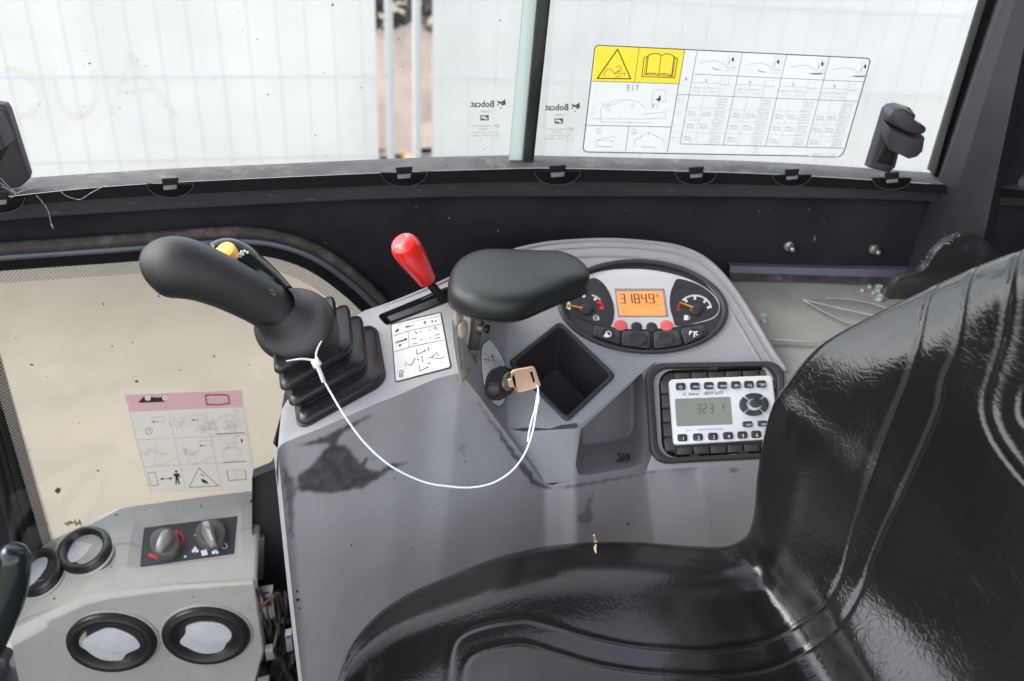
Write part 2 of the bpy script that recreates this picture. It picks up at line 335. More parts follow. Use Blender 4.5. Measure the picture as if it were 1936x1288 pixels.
# ------------------------------------------------------------------ ground, fence and what shows through the gap
GZ = -1.75
mb = MB(); mb.face([(-60, -60, GZ), (60, -60, GZ), (60, 60, GZ), (-60, 60, GZ)]); tag(mb.build('ground', 'ground', flip=False), kind='structure')
def fence(a, b, label, tarp0, tarp1, ph):
    """mesh fence panel from plan point a to b with pole at both ends, tarpaulin behind the wires"""
    A, B = Vector((*a, GZ)), Vector((*b, GZ)); d = (B-A); Lg = d.length; d.normalize(); n = Vector((-d.y, d.x, 0)); up = Vector((0, 0, 1))
    t = thing('fence_panel', label, 'fence panel', A, 'mesh fence panels behind the cab window')
    for e in (A, B): MB().tube([e+up*.02, e+up*2.05], .021, 12).build('pole', 'fence_steel', t)
    for z in (.12, 2.0): MB().tube([A+up*z, B+up*z], .015, 8).build('rail', 'fence_steel', t)
    w = MB(); k = int(Lg/.125)
    for i in range(1, k): p = A+d*Lg*i/k; w.tube([p+up*.12, p+up*2.0], .0022, 5)
    for z in (.44, .83, 1.22, 1.61): w.tube([A+up*z-n*.006, B+up*z-n*.006], .003, 6)
    tag(w.build('wire_mesh', 'fence_steel', t), kind='stuff')
    g = MB(); nx, nzz = 110, 30; rows = []
    for j in range(nzz+1):
        row = []
        for i in range(nx+1):
            u = i/nx; s = tarp0+(tarp1-tarp0)*u; z = .07+1.9*j/nzz
            off = .03+.007*math.sin(s*4+ph+.6*math.sin(z*3))+.003*math.sin(s*17+z*2.2+ph*2)+.006*math.sin(z*5+s*3)
            row.append(A+d*s+up*z+n*off)
        rows.append(row)
    g.loft(rows, False); g.build('tarpaulin', 'tarp', t, sharp=0)
    return t, A, d, n, up
J = UZ(735, 325, GZ); yb = 4.25
pa = UY(737, 160, yb); pb = UY(788, 160, yb+.02)
fl = fence((pa.x-3.45, 3.95), (pa.x, yb), 'left mesh fence panel hung with white tarpaulin bearing faint orange letters', .02, 3.405, .3)
fr = fence((pb.x, yb+.02), (pb.x+3.45, 3.95), 'right mesh fence panel hung with plain white tarpaulin behind the lifting chart', .075, 3.43, 1.7)
# faint letters on the left tarpaulin
t, A, d, n, up = fl
def on_tarp(px, py, h=0):
    r = Vector(ray(px, py)); o = A+n*(.004-h); return r*(n.dot(o)/n.dot(r))
pr = Pr(on_tarp, h=.001)
film('letter_faint', (.96, .935, .89), .9)
pr.line('letter_faint', cat2([(0, 132), (40, 136), (70, 160), (76, 190), (60, 214), (38, 222)], 5), 13)
pr.line('letter_faint', cat2([(101, 132), (108, 178), (122, 208), (148, 220), (168, 212), (178, 190), (177, 135)], 5), 12)
pr.line('letter_faint', [(212, 215), (245, 105), (330, 215)], 12); pr.line('letter_faint', [(226, 175), (288, 170)], 9)
for c, b in pr.b.items(): tag(b.build('lettering', c, t, sharp=0, flip=False), kind='stuff')
bk = thing('earth_bank', 'blurred pinkish brown bank seen through the gap between the two fence poles', 'bank', (.3, 6.2, GZ))
g = MB(); rows = []
for j in range(9):
    rows.append([Vector((-1.4+3.6*i/24+.05*math.sin(i*3+j), 5.6+.18*j+.05*math.sin(i*1.7+j*2), GZ+.05+.55*math.sin(j/8*1.5)+.05*math.sin(i*2.1+j))) for i in range(25)])
g.loft(rows, False).build('mound', 'bank', bk, sharp=0)
hd = thing('hedge', 'dark brown leafless hedge above the bank in the fence gap', 'hedge', (.3, 7.4, GZ))
g = MB()
for k in range(4500):
    c = Vector((rng.uniform(-1.8, 2.4), rng.uniform(7.2, 7.9), GZ+rng.uniform(.1, 2.3))); a = Vector(rng.normal(size=3)).normalized()*.09; b = Vector(rng.normal(size=3)).normalized()*.07
    g.face([c-a, c-b, c+a, c+b])
tag(g.build('foliage', 'dark_leaf', hd, sharp=0, flip=False), kind='stuff')
for k in range(5): MB().tube([(-1.5+k*.8, 7.55, GZ), (-1.45+k*.8, 7.6, GZ+2.1)], [.04, .015], 7).build('trunk', 'dark_leaf', hd)
lv = MB()
for k in range(160):
    c = Vector((rng.uniform(-.3, .9), rng.uniform(4.5, 5.6), GZ+.01+rng.uniform(0, .05))); a = Vector((rng.normal(), rng.normal(), .3*rng.normal())).normalized()*.05; b = Vector((-a.y, a.x, .02*rng.normal()))*.6
    lv.face([c-a, c-b, c+a, c+b])
tag(lv.build('fallen_leaves', 'leaf_orange', sharp=0, flip=False), kind='stuff')
# ------------------------------------------------------------------ the cab
cab = thing('excavator_cab', 'black excavator cab side with felt lined panel, window sill and rear pillar', 'cab', (.2, 1.1, -1.15))
SX = list(range(-260, 2101, 40))
def interp(tab): xs, ys = zip(*tab); return lambda x: float(np.interp(x, xs, ys))
e0 = interp(cat2([(-260, 378), (0, 356), (60, 350), (300, 334), (530, 323), (760, 312), (960, 306), (1050, 307), (1315, 313), (1500, 320), (1740, 336), (2100, 362)], 4))
e1 = interp(cat2([(-260, 402), (0, 373), (150, 357), (300, 346), (530, 335), (760, 325), (960, 319), (1050, 318), (1315, 324), (1500, 331), (1740, 346), (2100, 370)], 4))
e2 = interp(cat2([(-260, 420), (0, 392), (300, 370), (760, 350), (1050, 344), (1315, 348), (1500, 352), (1740, 364), (2100, 385)], 4))
e3 = interp(cat2([(-260, 450), (0, 418), (300, 397), (760, 375), (1050, 372), (1315, 372), (1500, 374), (1740, 380), (2100, 400)], 4))
L0 = [UW(x, e0(x), .006) for x in SX]; L1 = [UW(x, e1(x), -.012) for x in SX]
MB().loft([[p+Vector((0, .03, 0)) for p in L0], L0, L1], False).build('sill_ledge', 'ledge_grey', cab)
L1b = [p+Vector((0, 0, -.0005)) for p in L1]; L2 = [UW(x, e2(x), -.016) for x in SX]
sill = MB().loft([L1b, L2, [p+Vector((0, .012, -.001)) for p in L2]], False).build('window_sill', 'sill_black', cab)
L2b = [UW(x, e2(x), -.006) for x in SX]; L3 = [UW(x, e3(x), -.002) for x in SX]
MB().loft([L2b, L3, [p+Vector((0, .02, -.002)) for p in L3]], False).build('beam', 'black_paint', cab)
# felt panel with the opening of the lower pane
GK = cat2([(-260, 492), (-100, 480), (0, 470), (200, 456), (330, 446), (430, 439), (500, 442), (560, 456), (610, 478), (660, 512), (710, 556), (735, 590), (750, 640), (745, 760), (740, 900), (735, 1100), (735, 1300)], 6)
e3b = [(x, e3(x)-6) for x in SX if x <= 1800]
panel = MB(); outer = e3b+[(1800, 512), (1700, 510), (1560, 512), (1390, 510), (1380, 560), (1380, 1300)]+GK[::-1]
panel.tess(outer, [], lambda x, y: UW(x, y, .016), 80); panel.build('side_panel', 'felt', cab, merge=.0001, sharp=0)
gk = [UW(x, y, .006) for x, y in GK]; MB().tube(gk, (.0075), 10).build('gasket', 'gasket_brown', cab)
gi = [UW(x, y+17-3*math.sin(min(1, max(0, (x-560)/200))*1.5), .008) for x, y in GK]
# inner ridge and inner frame band follow the same curve, shifted towards the opening
def shift(P, s):
    out = []
    for k, p in enumerate(P):
        a = P[max(k-1, 0)]; b = P[min(k+1, len(P)-1)]; dx, dy = b[0]-a[0], b[1]-a[1]; l = math.hypot(dx, dy); out.append((p[0]-dy/l*s, p[1]+dx/l*s))
    return out
MB().tube([UW(x, y, .008) for x, y in shift(GK, 17)], .0045, 8).build('gasket_lip', 'gasket_ridge', cab)
MB().loft([[UW(x, y, .012) for x, y in shift(GK, 8)], [UW(x, y, .014) for x, y in shift(GK, 22)], [UW(x, y, .020) for x, y in shift(GK, 42)], [UW(x, y, .03) for x, y in shift(GK, 43)]], False).build('opening_frame', 'black_gloss', cab)
# right end of the panel: trim strips, bolts, gusset, pillar
def wstrip(name, m, top, bot, o0, o1, th=.006):
    A = [UW(x, y, o0) for x, y in top]; B = [UW(x, y, o1) for x, y in bot]; b = Vector((0, th+.004, -.001)); a = Vector((0, th+.004, .001))
    return MB().loft([[p+a for p in A], A, B, [p+b for p in B]], False).build(name, m, cab)
wstrip('trim_strip', 'gasket_ridge', [(1380, 503), (1540, 507), (1720, 510)], [(1380, 517), (1540, 521), (1720, 526)], .004, -.002)
wstrip('floor_seal', 'gasket_brown', [(1380, 517), (1540, 522), (1720, 527)], [(1380, 530), (1540, 534), (1720, 541)], -.004, -.014)
for k, (x, y) in enumerate([(1492, 466), (1653, 472)]):
    p = UW(x, y, .012); r = [[p+Vector((a*math.cos(t), h, a*math.sin(t))) for t in [j*math.pi/6 for j in range(12)]] for a, h in ((.0075, .004), (.0075, -.001), (.0045, -.002), (.004, -.013), (.002, -.015))]
    MB().loft(r, True, False, True).build('bolt', 'steel', cab)
def vstrip(name, m, P, back=.05):       # prism of pillar cross section; P = [(top pixel, bottom pixel, y)]
    T = [UY(*a, y) for a, b, y in P]; B = [UY(*b, y) for a, b, y in P]
    T = [t+(t-b)*.6 for t, b in zip(T, B)]
    return MB().loft([B, T], False).build(name, m, cab)
vstrip('pillar_seal', 'black_gloss', [((1849, 0), (1752, 320), 1.16), ((1853, 0), (1756, 322), 1.085), ((1866, 0), (1766, 332), 1.07), ((1869, 0), (1768, 334), 1.085)])
vstrip('rear_pillar', 'black_paint', [((1868, 0), (1690, 560), 1.09), ((1884, 0), (1702, 560), 1.065), ((1915, 0), (1768, 500), 1.03), ((1955, 0), (1850, 500), .99), ((1962, 0), (1858, 560), 1.03)])
g = MB(); trim = [(1912, 60), (2100, 60), (2100, 640), (1800, 640), (1836, 500), (1870, 330)]
notch = cat2([(1990, 320), (1950, 322), (1930, 335), (1924, 356), (1930, 378), (1950, 392), (1990, 395)], 4)
g.tess(trim, [notch], lambda x, y: UY(x, y, 1.035)); g.build('rear_trim', 'felt', cab, sharp=0)
gs = cat2([(1672, 560), (1690, 520), (1735, 505), (1760, 470), (1790, 446), (1830, 438), (1860, 452), (1890, 492), (1900, 560)], 4)
MB().prism([UY(x, y, .985) for x, y in gs], (0, -.012, 0), .002).build('gusset', 'gusset', cab)
# worn bare edge of the gusset
pr = Pr(lambda x, y, h: UY(x, y, .9725-h), h=.0004); 
for a in rng.uniform(0, 1, 45):
    k = a*16; i = min(int(k), len(gs)-2); 
    x = 1742+a*70+rng.normal()*4; y = 502-58*a**.8+rng.normal()*5; w = abs(rng.normal())*1.6+.3
    pr.poly('ink_light', [(x-w, y+rng.normal()), (x, y-.5-.4*abs(rng.normal())), (x+w, y-w*.5), (x+w*.3, y+.8)])
pr.build(cab, {'ink_light': 'bare_metal_scratch'})
# clips in the sill
mat('clip_rim', (.055, .055, .06), .5); mat('pin_grey', (.20, .195, .20), .6)
for cx, cy, s in ((0, 372, 1.05), (322, 344, 1), (764, 323, 1), (1054, 320, 1), (1316, 323, .9), (1497, 327, .85), (1686, 333, .85)):
    fw = lambda x, y, h=0: UW(x, y, -.0165-h)
    half = [(cx+s*44*math.cos(t), cy+3+s*27*math.sin(t)) for t in np.linspace(0, math.pi, 17)]
    c = MB().prism([fw(*p) for p in half], (0, -.0022, 0), .0012).build('clip', 'sill_black', cab)
    b = MB(); q = [(cx-13*s, cy+7), (cx+13*s, cy+5), (cx+12*s, cy+13*s), (cx-12*s, cy+15*s)]
    b.prism([fw(*p, .002) for p in q], (0, -.0015, 0), .0004); b.build('pin', 'pin_grey', c)
    q = [(cx-16*s, cy-6), (cx+16*s, cy-8), (cx+14*s, cy+6), (cx-14*s, cy+8)]
    MB().prism([fw(*p, .0015) for p in q], (0, -.001, 0)).build('slot', 'black_gloss', c)
    pr = Pr(lambda x, y, h: fw(x, y, .0024+h)); pr.line('clip_rim', half, 1.3); pr.build(c, {'clip_rim': 'rim'})
# front pillar at the lower left, with an olive reveal
def pst(name, m, a0, a1, b0, b1, y0, y1, d=.03):
    q = [UY(*a0, y0), UY(*b0, y1), UY(*b1, y1), UY(*a1, y0)]
    MB().prism(q, (0, d, 0)).build(name, m, cab)
pst('pillar_edge', 'black_gloss', (-52, 560), (94, 1075), (-70, 560), (66, 1075), 1.085, 1.08)
pst('pillar_reveal', 'olive', (-64, 555), (68, 1075), (-98, 555), (34, 1075), 1.083, 1.06)
pst('front_pillar', 'black_paint', (-94, 555), (38, 1085), (-330, 555), (-140, 1085), 1.062, 1.0)
# roof, floor and rear panel of the cab (they shade the inside)
roof = MB(); roof.box((.15, .65, .78), 1.75, 1.06, .05); roof.build('roof', 'cab_dark', cab)
hd_ = MB(); hd_.loft([[Vector((x, wall(x)+d, z)) for x in np.linspace(-1.0, 1.0, 20)] for d, z in ((-.03, .755), (-.03, .46), (.05, .45), (.05, .755))], False); hd_.build('unseen_header', 'cab_dark', cab)  # unseen header, added to darken reflections in the seat
fl_ = MB(); fl_.box((-.15, .62, -1.24), 1.7, 1.0, .04); fl_.build('floor', 'cab_dark', cab)
rp = MB(); rp.box((.98, .60, -.35), .04, .98, 1.75); rp.build('rear_panel', 'cab_dark', cab)
fp = MB(); fp.box((-.98, .60, -.80), .04, 1.0, .86); fp.build('unseen_front_panel', 'cab_dark', cab)  # unseen, raised to sill height so the backrest reflects dark
sp = MB(); 
sp.box((-.80, 1.07, -.80), .36, .04, .86)
sp.build('unseen_corner_panel', 'cab_dark', cab)  # unseen, added to keep bright reflections off the seat
# deck behind the console
dz = UW(1520, 533, -.012).z
DK = Pl.three(UW(1390, 534, -.012), UW(1700, 543, -.012), UY(1480, 704, .892)); UZ_ = UZ
def UZ(px, py, z): return DK(px, py, z-dz)
deck = MB(); deck.tess([(1320, 526), (1400, 528), (1560, 531), (1760, 540), (1900, 560), (1900, 800), (1560, 800), (1500, 722), (1484, 694), (1456, 652), (1430, 610), (1398, 562), (1364, 530)], [], lambda x, y: DK(x, y)); deck.build('deck', 'deck', cab, flip=False)
film_ = thing('reflection_streaks', 'thin clear strip standing in for reflection streaks on the deck beside the seat', 'reflection streaks', UZ(1590, 590, dz))  # added strip and ridges imitate reflection streaks on the deck
film('film_thin', (.85, .83, .85), .78)
fpx = [[(1519, 566), (1560, 563), (1620, 566), (1690, 590)], [(1535, 576), (1580, 578), (1640, 587), (1690, 605)], [(1560, 596), (1600, 602), (1650, 612), (1690, 620)]]
g = MB(); g.loft([[UZ(x, y, dz+.003+.007*(k == 1)) for x, y in row] for k, row in enumerate(fpx)], False); g.build('sheet', 'film_thin', film_, sharp=30, flip=False)
for P_, r in (([(1519, 566), (1548, 573), (1590, 583), (1640, 594), (1690, 606)], (.0035, .0012)), ([(1521, 568), (1545, 582), (1580, 600), (1620, 616), (1660, 632)], (.003, .001)), ([(1560, 564), (1600, 565), (1650, 574), (1690, 588)], (.0022, .0008)), ([(1452, 641), (1490, 643), (1530, 645), (1570, 644)], (.003, .0012))):
    q = [UZ(*a, dz+.008) for a in cat2(P_, 4)]; n_ = len(q)-1
    MB().tube(q, [(r[0]*(.25+1.5*math.sin(math.pi*min(1, .1+k/n_))*.5), r[1]) for k in range(n_+1)], 8, flat=(0, 1, 0)).build('streak', 'streak_film', film_)
for k, (x, y) in enumerate([(1629, 551), (1643, 544), (1661, 545), (1652, 557), (1663, 565), (1658, 553), (1441, 603), (1444, 611), (1660, 569)]):
    p = UZ(x, y, dz); mbx = MB(); r = .0042*rng.uniform(.7, 1.2)
    Rr = Matrix.Rotation(rng.uniform(0, 3), 3, 'Z') @ Matrix.Rotation(rng.uniform(-.5, .5), 3, 'X'); mbx.box(p+Vector((0, 0, r*.7)), r*1.8, r*1.4, r*1.3, Rr)
    o = mbx.build('glass_crumb', 'crumb', loc=p); tag(o, 'small greenish glass crumb lying close against the grey console rim' if k in (6, 7) else 'small greenish glass crumb in the loose cluster beside the black bracket', 'glass crumb', 'glass crumbs on the deck')
# ------------------------------------------------------------------ windows
def strip_glass(name, xs0, xs1, off, parent, zt=.52):
    xs = np.linspace(xs0, xs1, 24); zb = -.368
    return MB().loft([[Vector((x, wall(x)+off, zb)) for x in xs], [Vector((x, wall(x)+off, zt)) for x in xs]], False).build(name, 'glass', parent, flip=False)
xl = UW(-150, 340, 0).x; xj = UW(968, 306, 0).x; xr = UW(1770, 336, 0).x
lw = thing('sliding_window', 'left sliding pane of the side window with an etched maker mark', 'window', (xl, wall(xl)+.022, -.36), 'sliding panes of the side window')
rw = thing('sliding_window', 'right sliding pane of the side window carrying the yellow and white lifting chart', 'window', (xj, wall(xj)+.010, -.36), 'sliding panes of the side window')
strip_glass('glass', xl-.15, xj+.05, .024, lw); strip_glass('glass', xj+.012, xr+.12, .008, rw)
def wq(name, m, q, off, th, par):
    P = [UW(x, y, off) for x, y in q]; up = [(P[0]-P[1])*.7, (P[3]-P[2])*.7]; P[0] = P[0]+up[0]; P[3] = P[3]+up[1]
    MB().prism(P, (0, th, 0)).build(name, m, par)
wq('edge_strip', 'film_mint', [(990, 0), (963, 305), (990, 305), (1018, 0)], .004, .006, rw)
wq('edge_seal', 'seal_dark', [(1016, 0), (988, 305), (1009, 305), (1041, 0)], .0045, .012, rw)
GL = lambda off: (lambda x, y, h=0: UW(x, y, off-h))
def logo(par, ox, oy, fn, code):
    c = crop(860, 170, 7.446); pre = lambda x, y: c(x+ox, y+oy); p = Pr(fn, pre)
    p.bold('ink', 'Bobcat', 556, 242, 128, (-.92, .0), (.03, -1))
    p.text('ink_light', '\u00ae', 170, 238, 34, (-1, 0))
    p.poly('ink', [(580, 142), (612, 158), (640, 168), (672, 160), (716, 128), (708, 166), (720, 192), (700, 218), (668, 222), (640, 190), (612, 200), (606, 172)], [[(650, 178), (668, 178), (662, 192)], [(676, 196), (694, 190), (684, 206)]])
    p.poly('ink', [(584, 214), (606, 196), (622, 222), (600, 218)]); p.disc('ink_green', 644, 256, 12, 8)
    p.text('ink_grey', code, 505, 322, 42, (-1, 0))
    p.poly('ink_green', [(356, 358), (478, 356), (478, 430), (358, 432)], [[(372, 372), (420, 376), (466, 408), (440, 420), (400, 398), (374, 402)]])
    p.disc('ink_light', 205, 464, 13, 10); p.text('ink_grey', 'GUARDIAN GLASS', 528, 520, 34, (-1, 0)); p.circ('ink_grey', 592, 506, 34, 6, 14, 20); p.line('ink_grey', [(560, 490), (630, 525)], 6)
    p.text('ink_grey', 'TEMPERED', 470, 560, 30, (-1, 0)); p.text('ink_grey', 'DOT 739 M38 AS2', 515, 612, 32, (-1.1, 0)); p.text('ink_grey', '43 R - 010613', 492, 660, 42, (-1.15, 0))
    p.circ('ink_grey', 575, 635, 50, 4, 20); p.text('ink_grey', 'E13', 608, 650, 38, (-1, 0)); p.text('ink_grey', '18', 375, 715, 32, (-1, 0))
    e = bpy.data.objects.new('etched_logo', None); COL.objects.link(e); e.parent = par
    p.build(e)
logo(lw, 0, 0, GL(.023), '7228839'); logo(rw, 1046, 46, GL(.007), '7228840')
# lifting chart on the right pane
ch = quad([(1122, 84), (1646, 109), (1590, 299), (1102, 286)])
cf = GL(.0065)
st = MB().tess(rrect([(1122, 84), (1646, 109), (1591, 299), (1102, 286)], .025, .06), [], lambda x, y: cf(x, y), 40).build('lifting_chart', 'film_clear', rw)
cf2 = lambda x, y, h=0: UW(x, y, .0063-h)
c5 = crop(1080, 70, 3.2267); p = Pr(cf2, c5, maxl=110)
c1 = crop(1090, 80, 5.8545); c1i = crop(1280, 80, 5.0947)
def P5(fn, pts): return [((fn(*q)[0]-1080)*3.2267, (fn(*q)[1]-70)*3.2267) for q in pts]
p.poly('film_yellow', [(148, 70), (160, 56), (693, 77), (658, 285), (126, 268)])
out = [(165, 51), (1800, 130), (1818, 136), (1823, 150), (1668, 690), (1655, 715), (1632, 732)]
p.line('ink', [(1450, 727), (92, 702), (76, 690), (73, 672), (143, 72), (150, 58), (165, 51), (1800, 130), (1818, 136), (1823, 150), (1668, 690), (1655, 715), (1632, 732)], 6)
p.line('ink_grey', [(1465, 730), (1620, 733)], 7); p.text('ink_grey', '7226310', 1465, 722, 16); p.text('ink_grey', '0612', 1582, 724, 16)
p.line('ink', [(415, 64), (386, 275)], 3); p.line('ink', [(126, 270), (658, 286)], 3.5); p.line('ink', [(693, 77), (585, 704)], 4); p.line('ink', [(93, 539), (608, 550)], 3.5); p.line('ink', [(352, 546), (330, 702)], 3)
p.line('ink', P5(c1, [(455, 78), (600, 405), (230, 400)]), 7, True)
p.line('ink', P5(c1, [(795, 145), (850, 124), (905, 126), (938, 148), (985, 128), (1045, 134), (1080, 160), (1052, 370), (985, 346), (930, 352), (905, 372), (870, 346), (815, 342), (770, 352)]), 5, True)
p.line('ink', P5(c1, [(938, 148), (908, 370)]), 4); p.line('ink', P5(c1, [(790, 158), (748, 172), (722, 380), (1085, 393), (1118, 180), (1082, 165)]), 5)
p.line('ink', P5(c1, [(780, 165), (748, 360), (880, 362)]), 4); p.line('ink', P5(c1, [(1092, 172), (1062, 378), (940, 368)]), 4)
# little excavator in the triangle and below E17
for cc, w, q in (('ink_brown', 4, [[(300, 375), (310, 330), (345, 295), (385, 300), (420, 350), (450, 330), (480, 300)], [(435, 275), (470, 262), (495, 280), (490, 320), (440, 335)], [(425, 350), (520, 345)], [(430, 385), (490, 370)], [(525, 335), (538, 352), (525, 370)]]),
                 ('ink_light', 3, [[(280, 700), (420, 650), (520, 640), (640, 645), (690, 665), (770, 745)], [(280, 715), (400, 690), (500, 660)], [(820, 740), (850, 540), (870, 527), (970, 530), (990, 550), (985, 655), (910, 650), (890, 740)], [(740, 800), (990, 770), (985, 840), (745, 850)], [(270, 735), (265, 882), (850, 892)], [(160, 848), (860, 850)], [(178, 715), (178, 740)], [(168, 815), (168, 838)], [(220, 1160), (225, 1085), (350, 1090), (400, 1090), (395, 1155)], [(225, 1085), (400, 1045), (445, 1065)], [(640, 1090), (800, 995), (970, 1090)], [(640, 1090), (635, 1155)], [(970, 1090), (965, 1160)], [(800, 1000), (795, 1050)]])):
    for pl_ in q: p.line(cc, P5(c1, pl_), w)
p.poly('ink', P5(c1, [(915, 590), (930, 592), (932, 640), (908, 665), (895, 640), (865, 632), (910, 620)])); p.line('ink', P5(c1, [(860, 680), (840, 725)]), 5)
p.text('ink_grey', 'E17', 338, 326, 50, (1, .03)); p.text('ink_grey', 'A', 690, 267, 34); p.text('ink_light', 'A', 120, 470, 20); p.text('ink_grey', 'B', 350, 530, 22)
for tx, x, y in (('1', 163, 584), ('2', 378, 586)): p.text('ink_grey', tx, x, y, 22); p.circ('ink_grey', x+5, y-9, 15, 2, 16)
for tx, x, y in (('1', 221, 446), ('2', 368, 425)): p.text('ink_light', tx, x, y, 18); p.circ('ink_light', x+5, y-7, 12, 2, 14)
p.line('ink_light', [(165, 668), (245, 672)], 5); p.line('ink_light', [(432, 671), (510, 674)], 5)
Q = crop(1280, 80, 5.0947)
def X(pts): return P5(Q, pts)
def lin(a, b, t): return (a[0]+(b[0]-a[0])*t, a[1]+(b[1]-a[1])*t)
# table: horizontals from left edge to right edge
p.line('ink', X([(120, 508), (1745, 570)]), 2.6); p.line('ink', X([(165, 308), (1795, 382)]), 2.6); p.line('ink', X([(40, 980), (1605, 1022)]), 3.2); p.line('ink', X([(0, 503), (120, 508)]), 2.4)
for a, b in (((100, 630), (1712, 690)), ((78, 752), (1680, 800)), ((60, 868), (1645, 912))): p.line('ink_light', X([a, b]), 1.8); 
for a, b in (((0, 632), (100, 638)), ((0, 752), (80, 760)), ((0, 868), (60, 875))): p.line('ink_light', X([a, b]), 1.8)
tops = [(195, 75), (632, 97), (1058, 118), (1470, 142)]; bots = [(30, 980), (445, 992), (852, 1002), (1245, 1014), (1605, 1022)]; tops.append((1862, 165))
for a, b in zip(tops[:4], bots): p.line('ink', X([a, b]), 2.8)
for k in range(4):
    def at(u, v): return lin(lin(tops[k], tops[k+1], u), lin(bots[k], bots[k+1], u), v)
    p.line('ink_grey', X([at(.66, .27), at(.66, 1)]), 2); p.line('ink_light', X([at(.33, .35), at(.33, 1)]), 1.8); p.line('ink_grey', X([at(0, .345), at(.66, .345)]), 2)
    bx = X([at(.33, .33)])[0]; p.text('ink_grey', 'B', bx[0]-10, bx[1]+2, 27); bx = X([at(.82, .305)])[0]; p.text('ink_grey', 'e', bx[0]-4, bx[1]-4, 20); bx = X([at(.70, .365)])[0]; p.text('ink_grey', 'max. B', bx[0], bx[1]-2, 17)
    for u, t1, t2 in ((.05, '2000 mm', '(79 in)'), (.37, '3000 mm', '(118 in)')):
        bx = X([at(u, .425)])[0]; p.text('ink_light', t1, bx[0], bx[1]-10, 17); p.text('ink_light', t2, bx[0]+6, bx[1]+12, 17)
    for r in range(4):
        v0 = .49+.132*r
        for u in ((.05, .37) if r not in (0,) else ()):
            if r == 3 and u > .3: continue
            bx = X([at(u, v0+.062)])[0]; p.text('ink_grey', random.choice(['*449 kg', '*352 kg', '379 kg', '*504 kg', '288 kg']), bx[0], bx[1]-8, 17); p.text('ink_grey', random.choice(['(990 lb)', '(776 lb)', '(835 lb)', '(1122 lb)']), bx[0], bx[1]+10, 17)
        for q in range(4):
            bx = X([at(.70, v0+.026+.03*q)])[0]; p.text('ink_grey', ['208 kg @', '3684 mm', '(459 lb @', '145 in)'][q], bx[0]-3, bx[1]+1, 13.5)
    # pictogram
    def pt(a, b): o = X([at(0, 0)])[0]; return (o[0]+a, o[1]+b)
    p.line('ink_light', [pt(18, 78), pt(60, 70), pt(112, 64), pt(150, 78), pt(190, 110), pt(235, 105)], 3); p.line('ink_light', [pt(192, 84), pt(196, 30), pt(240, 28), pt(236, 78), pt(210, 95)], 2)
    p.poly('ink', [pt(212, 50), pt(219, 40), pt(224, 60), pt(218, 75), pt(210, 64)]); p.line('ink', [pt(205, 58), pt(228, 56)], 3); p.line('ink_grey', [pt(186, 92), pt(200, 66)], 4)
    if k > 1: p.line('ink', [pt(150, 118), pt(212, 119)], 8); p.line('ink_grey', [pt(128, 117), pt(232, 120)], 3)
    else: p.line('ink_grey', [pt(95, 104), pt(106, 118), pt(138, 122)], 5); p.line('ink_light', [pt(170, 108), pt(230, 108), pt(226, 128), pt(160, 126)], 2)
for r in range(4):
    a = X([lin((30, 540), (-30, 940), r/3.2)])[0]; p.text('ink_light', ['3000 mm', '2000 mm', 'Ground', '-1000 mm'][r], a[0]-24, a[1]+8, 14); p.text('ink_light', ['(118 in)', '(79 in)', '', '(-39 in)'][r], a[0]-18, a[1]+26, 14)
p.circ('ink_light', 1125, 692, 14, 3); p.disc('ink_light', 1075, 691, 4)
p.build(st)
# window latches
def latch(base, lever, thumb, slot, label):
    e = thing('window_latch', label, 'window latch', UW(*base[0], 0), 'window latches')
    MB().prism([UW(x, y, .004) for x, y in base], (0, -.014, 0), .003).build('base_plate', 'black_paint', e)
    MB().prism([UW(x, y, -.010) for x, y in lever], (-.004, -.026, -.004), .005).build('lever', 'black_paint', e)
    if thumb: MB().prism([UW(x, y, -.010) for x, y in thumb], (-.004, -.020, -.001), .006).build('thumb_tab', 'black_paint', e)
    if slot: MB().prism([UW(x, y, -.008) for x, y in slot], (0, -.003, 0)).build('slot', 'black_gloss', e)
latch([(1634, 312), (1667, 203), (1676, 196), (1690, 194), (1712, 200), (1722, 214), (1690, 284), (1683, 312), (1672, 322)], [(1668, 226), (1690, 236), (1712, 246), (1737, 248), (1733, 272), (1722, 283), (1706, 287), (1692, 280), (1672, 272), (1664, 250)], cat2([(1669, 222), (1676, 203), (1700, 198), (1718, 208), (1722, 222), (1742, 234), (1738, 246), (1712, 246), (1690, 236)], 3, True), [(1672, 274), (1692, 284), (1684, 312), (1656, 306)], 'black finger latch on the right pane beside the lifting chart')
latch([(-60, 190), (0, 190), (16, 193), (23, 204), (61, 325), (58, 336), (44, 348), (-60, 366)], [(-50, 214), (8, 208), (14, 222), (30, 262), (20, 270), (4, 300), (-10, 326), (-50, 330)], None, [(2, 240), (10, 228), (19, 248), (6, 262)], 'black latch at the left edge on the left pane above cobwebs')
# lower pane with instruction sticker
lo = thing('lower_window', 'lower side pane with dotted border and a pink topped instruction sticker', 'window', (-.35, 1.1, -.7))
GLo = lambda off: (lambda x, y, h=0: UW(x, y, .022+off-h))
g = MB(); hull = [(-260, 500), (-100, 500)]+shift(GK, 30)[12:-18]; hull = [(-200, 520)]+[q for q in shift(GK, 34) if q[0] > -190 and q[1] < 1000]+[(735, 1080), (-60, 1080)]
g.tess(hull, [], lambda x, y: UW(x, y, .022), 60); g.build('glass', 'glass', lo, flip=False, merge=1e-5)
f0 = [q for q in shift(GK, 40)]; f1 = shift(GK, 66)
MB().loft([[UW(x, y, .0215) for x, y in f0], [UW(x, y, .0215) for x, y in f1]], False).build('dotted_border', 'frit', lo, flip=False)
MB().loft([[UW(x, y, .0215) for x, y in ((-58, 560), (94, 1075))], [UW(x, y, .0215) for x, y in ((-30, 560), (118, 1075))]], False).build('dotted_border', 'frit', lo, flip=False)
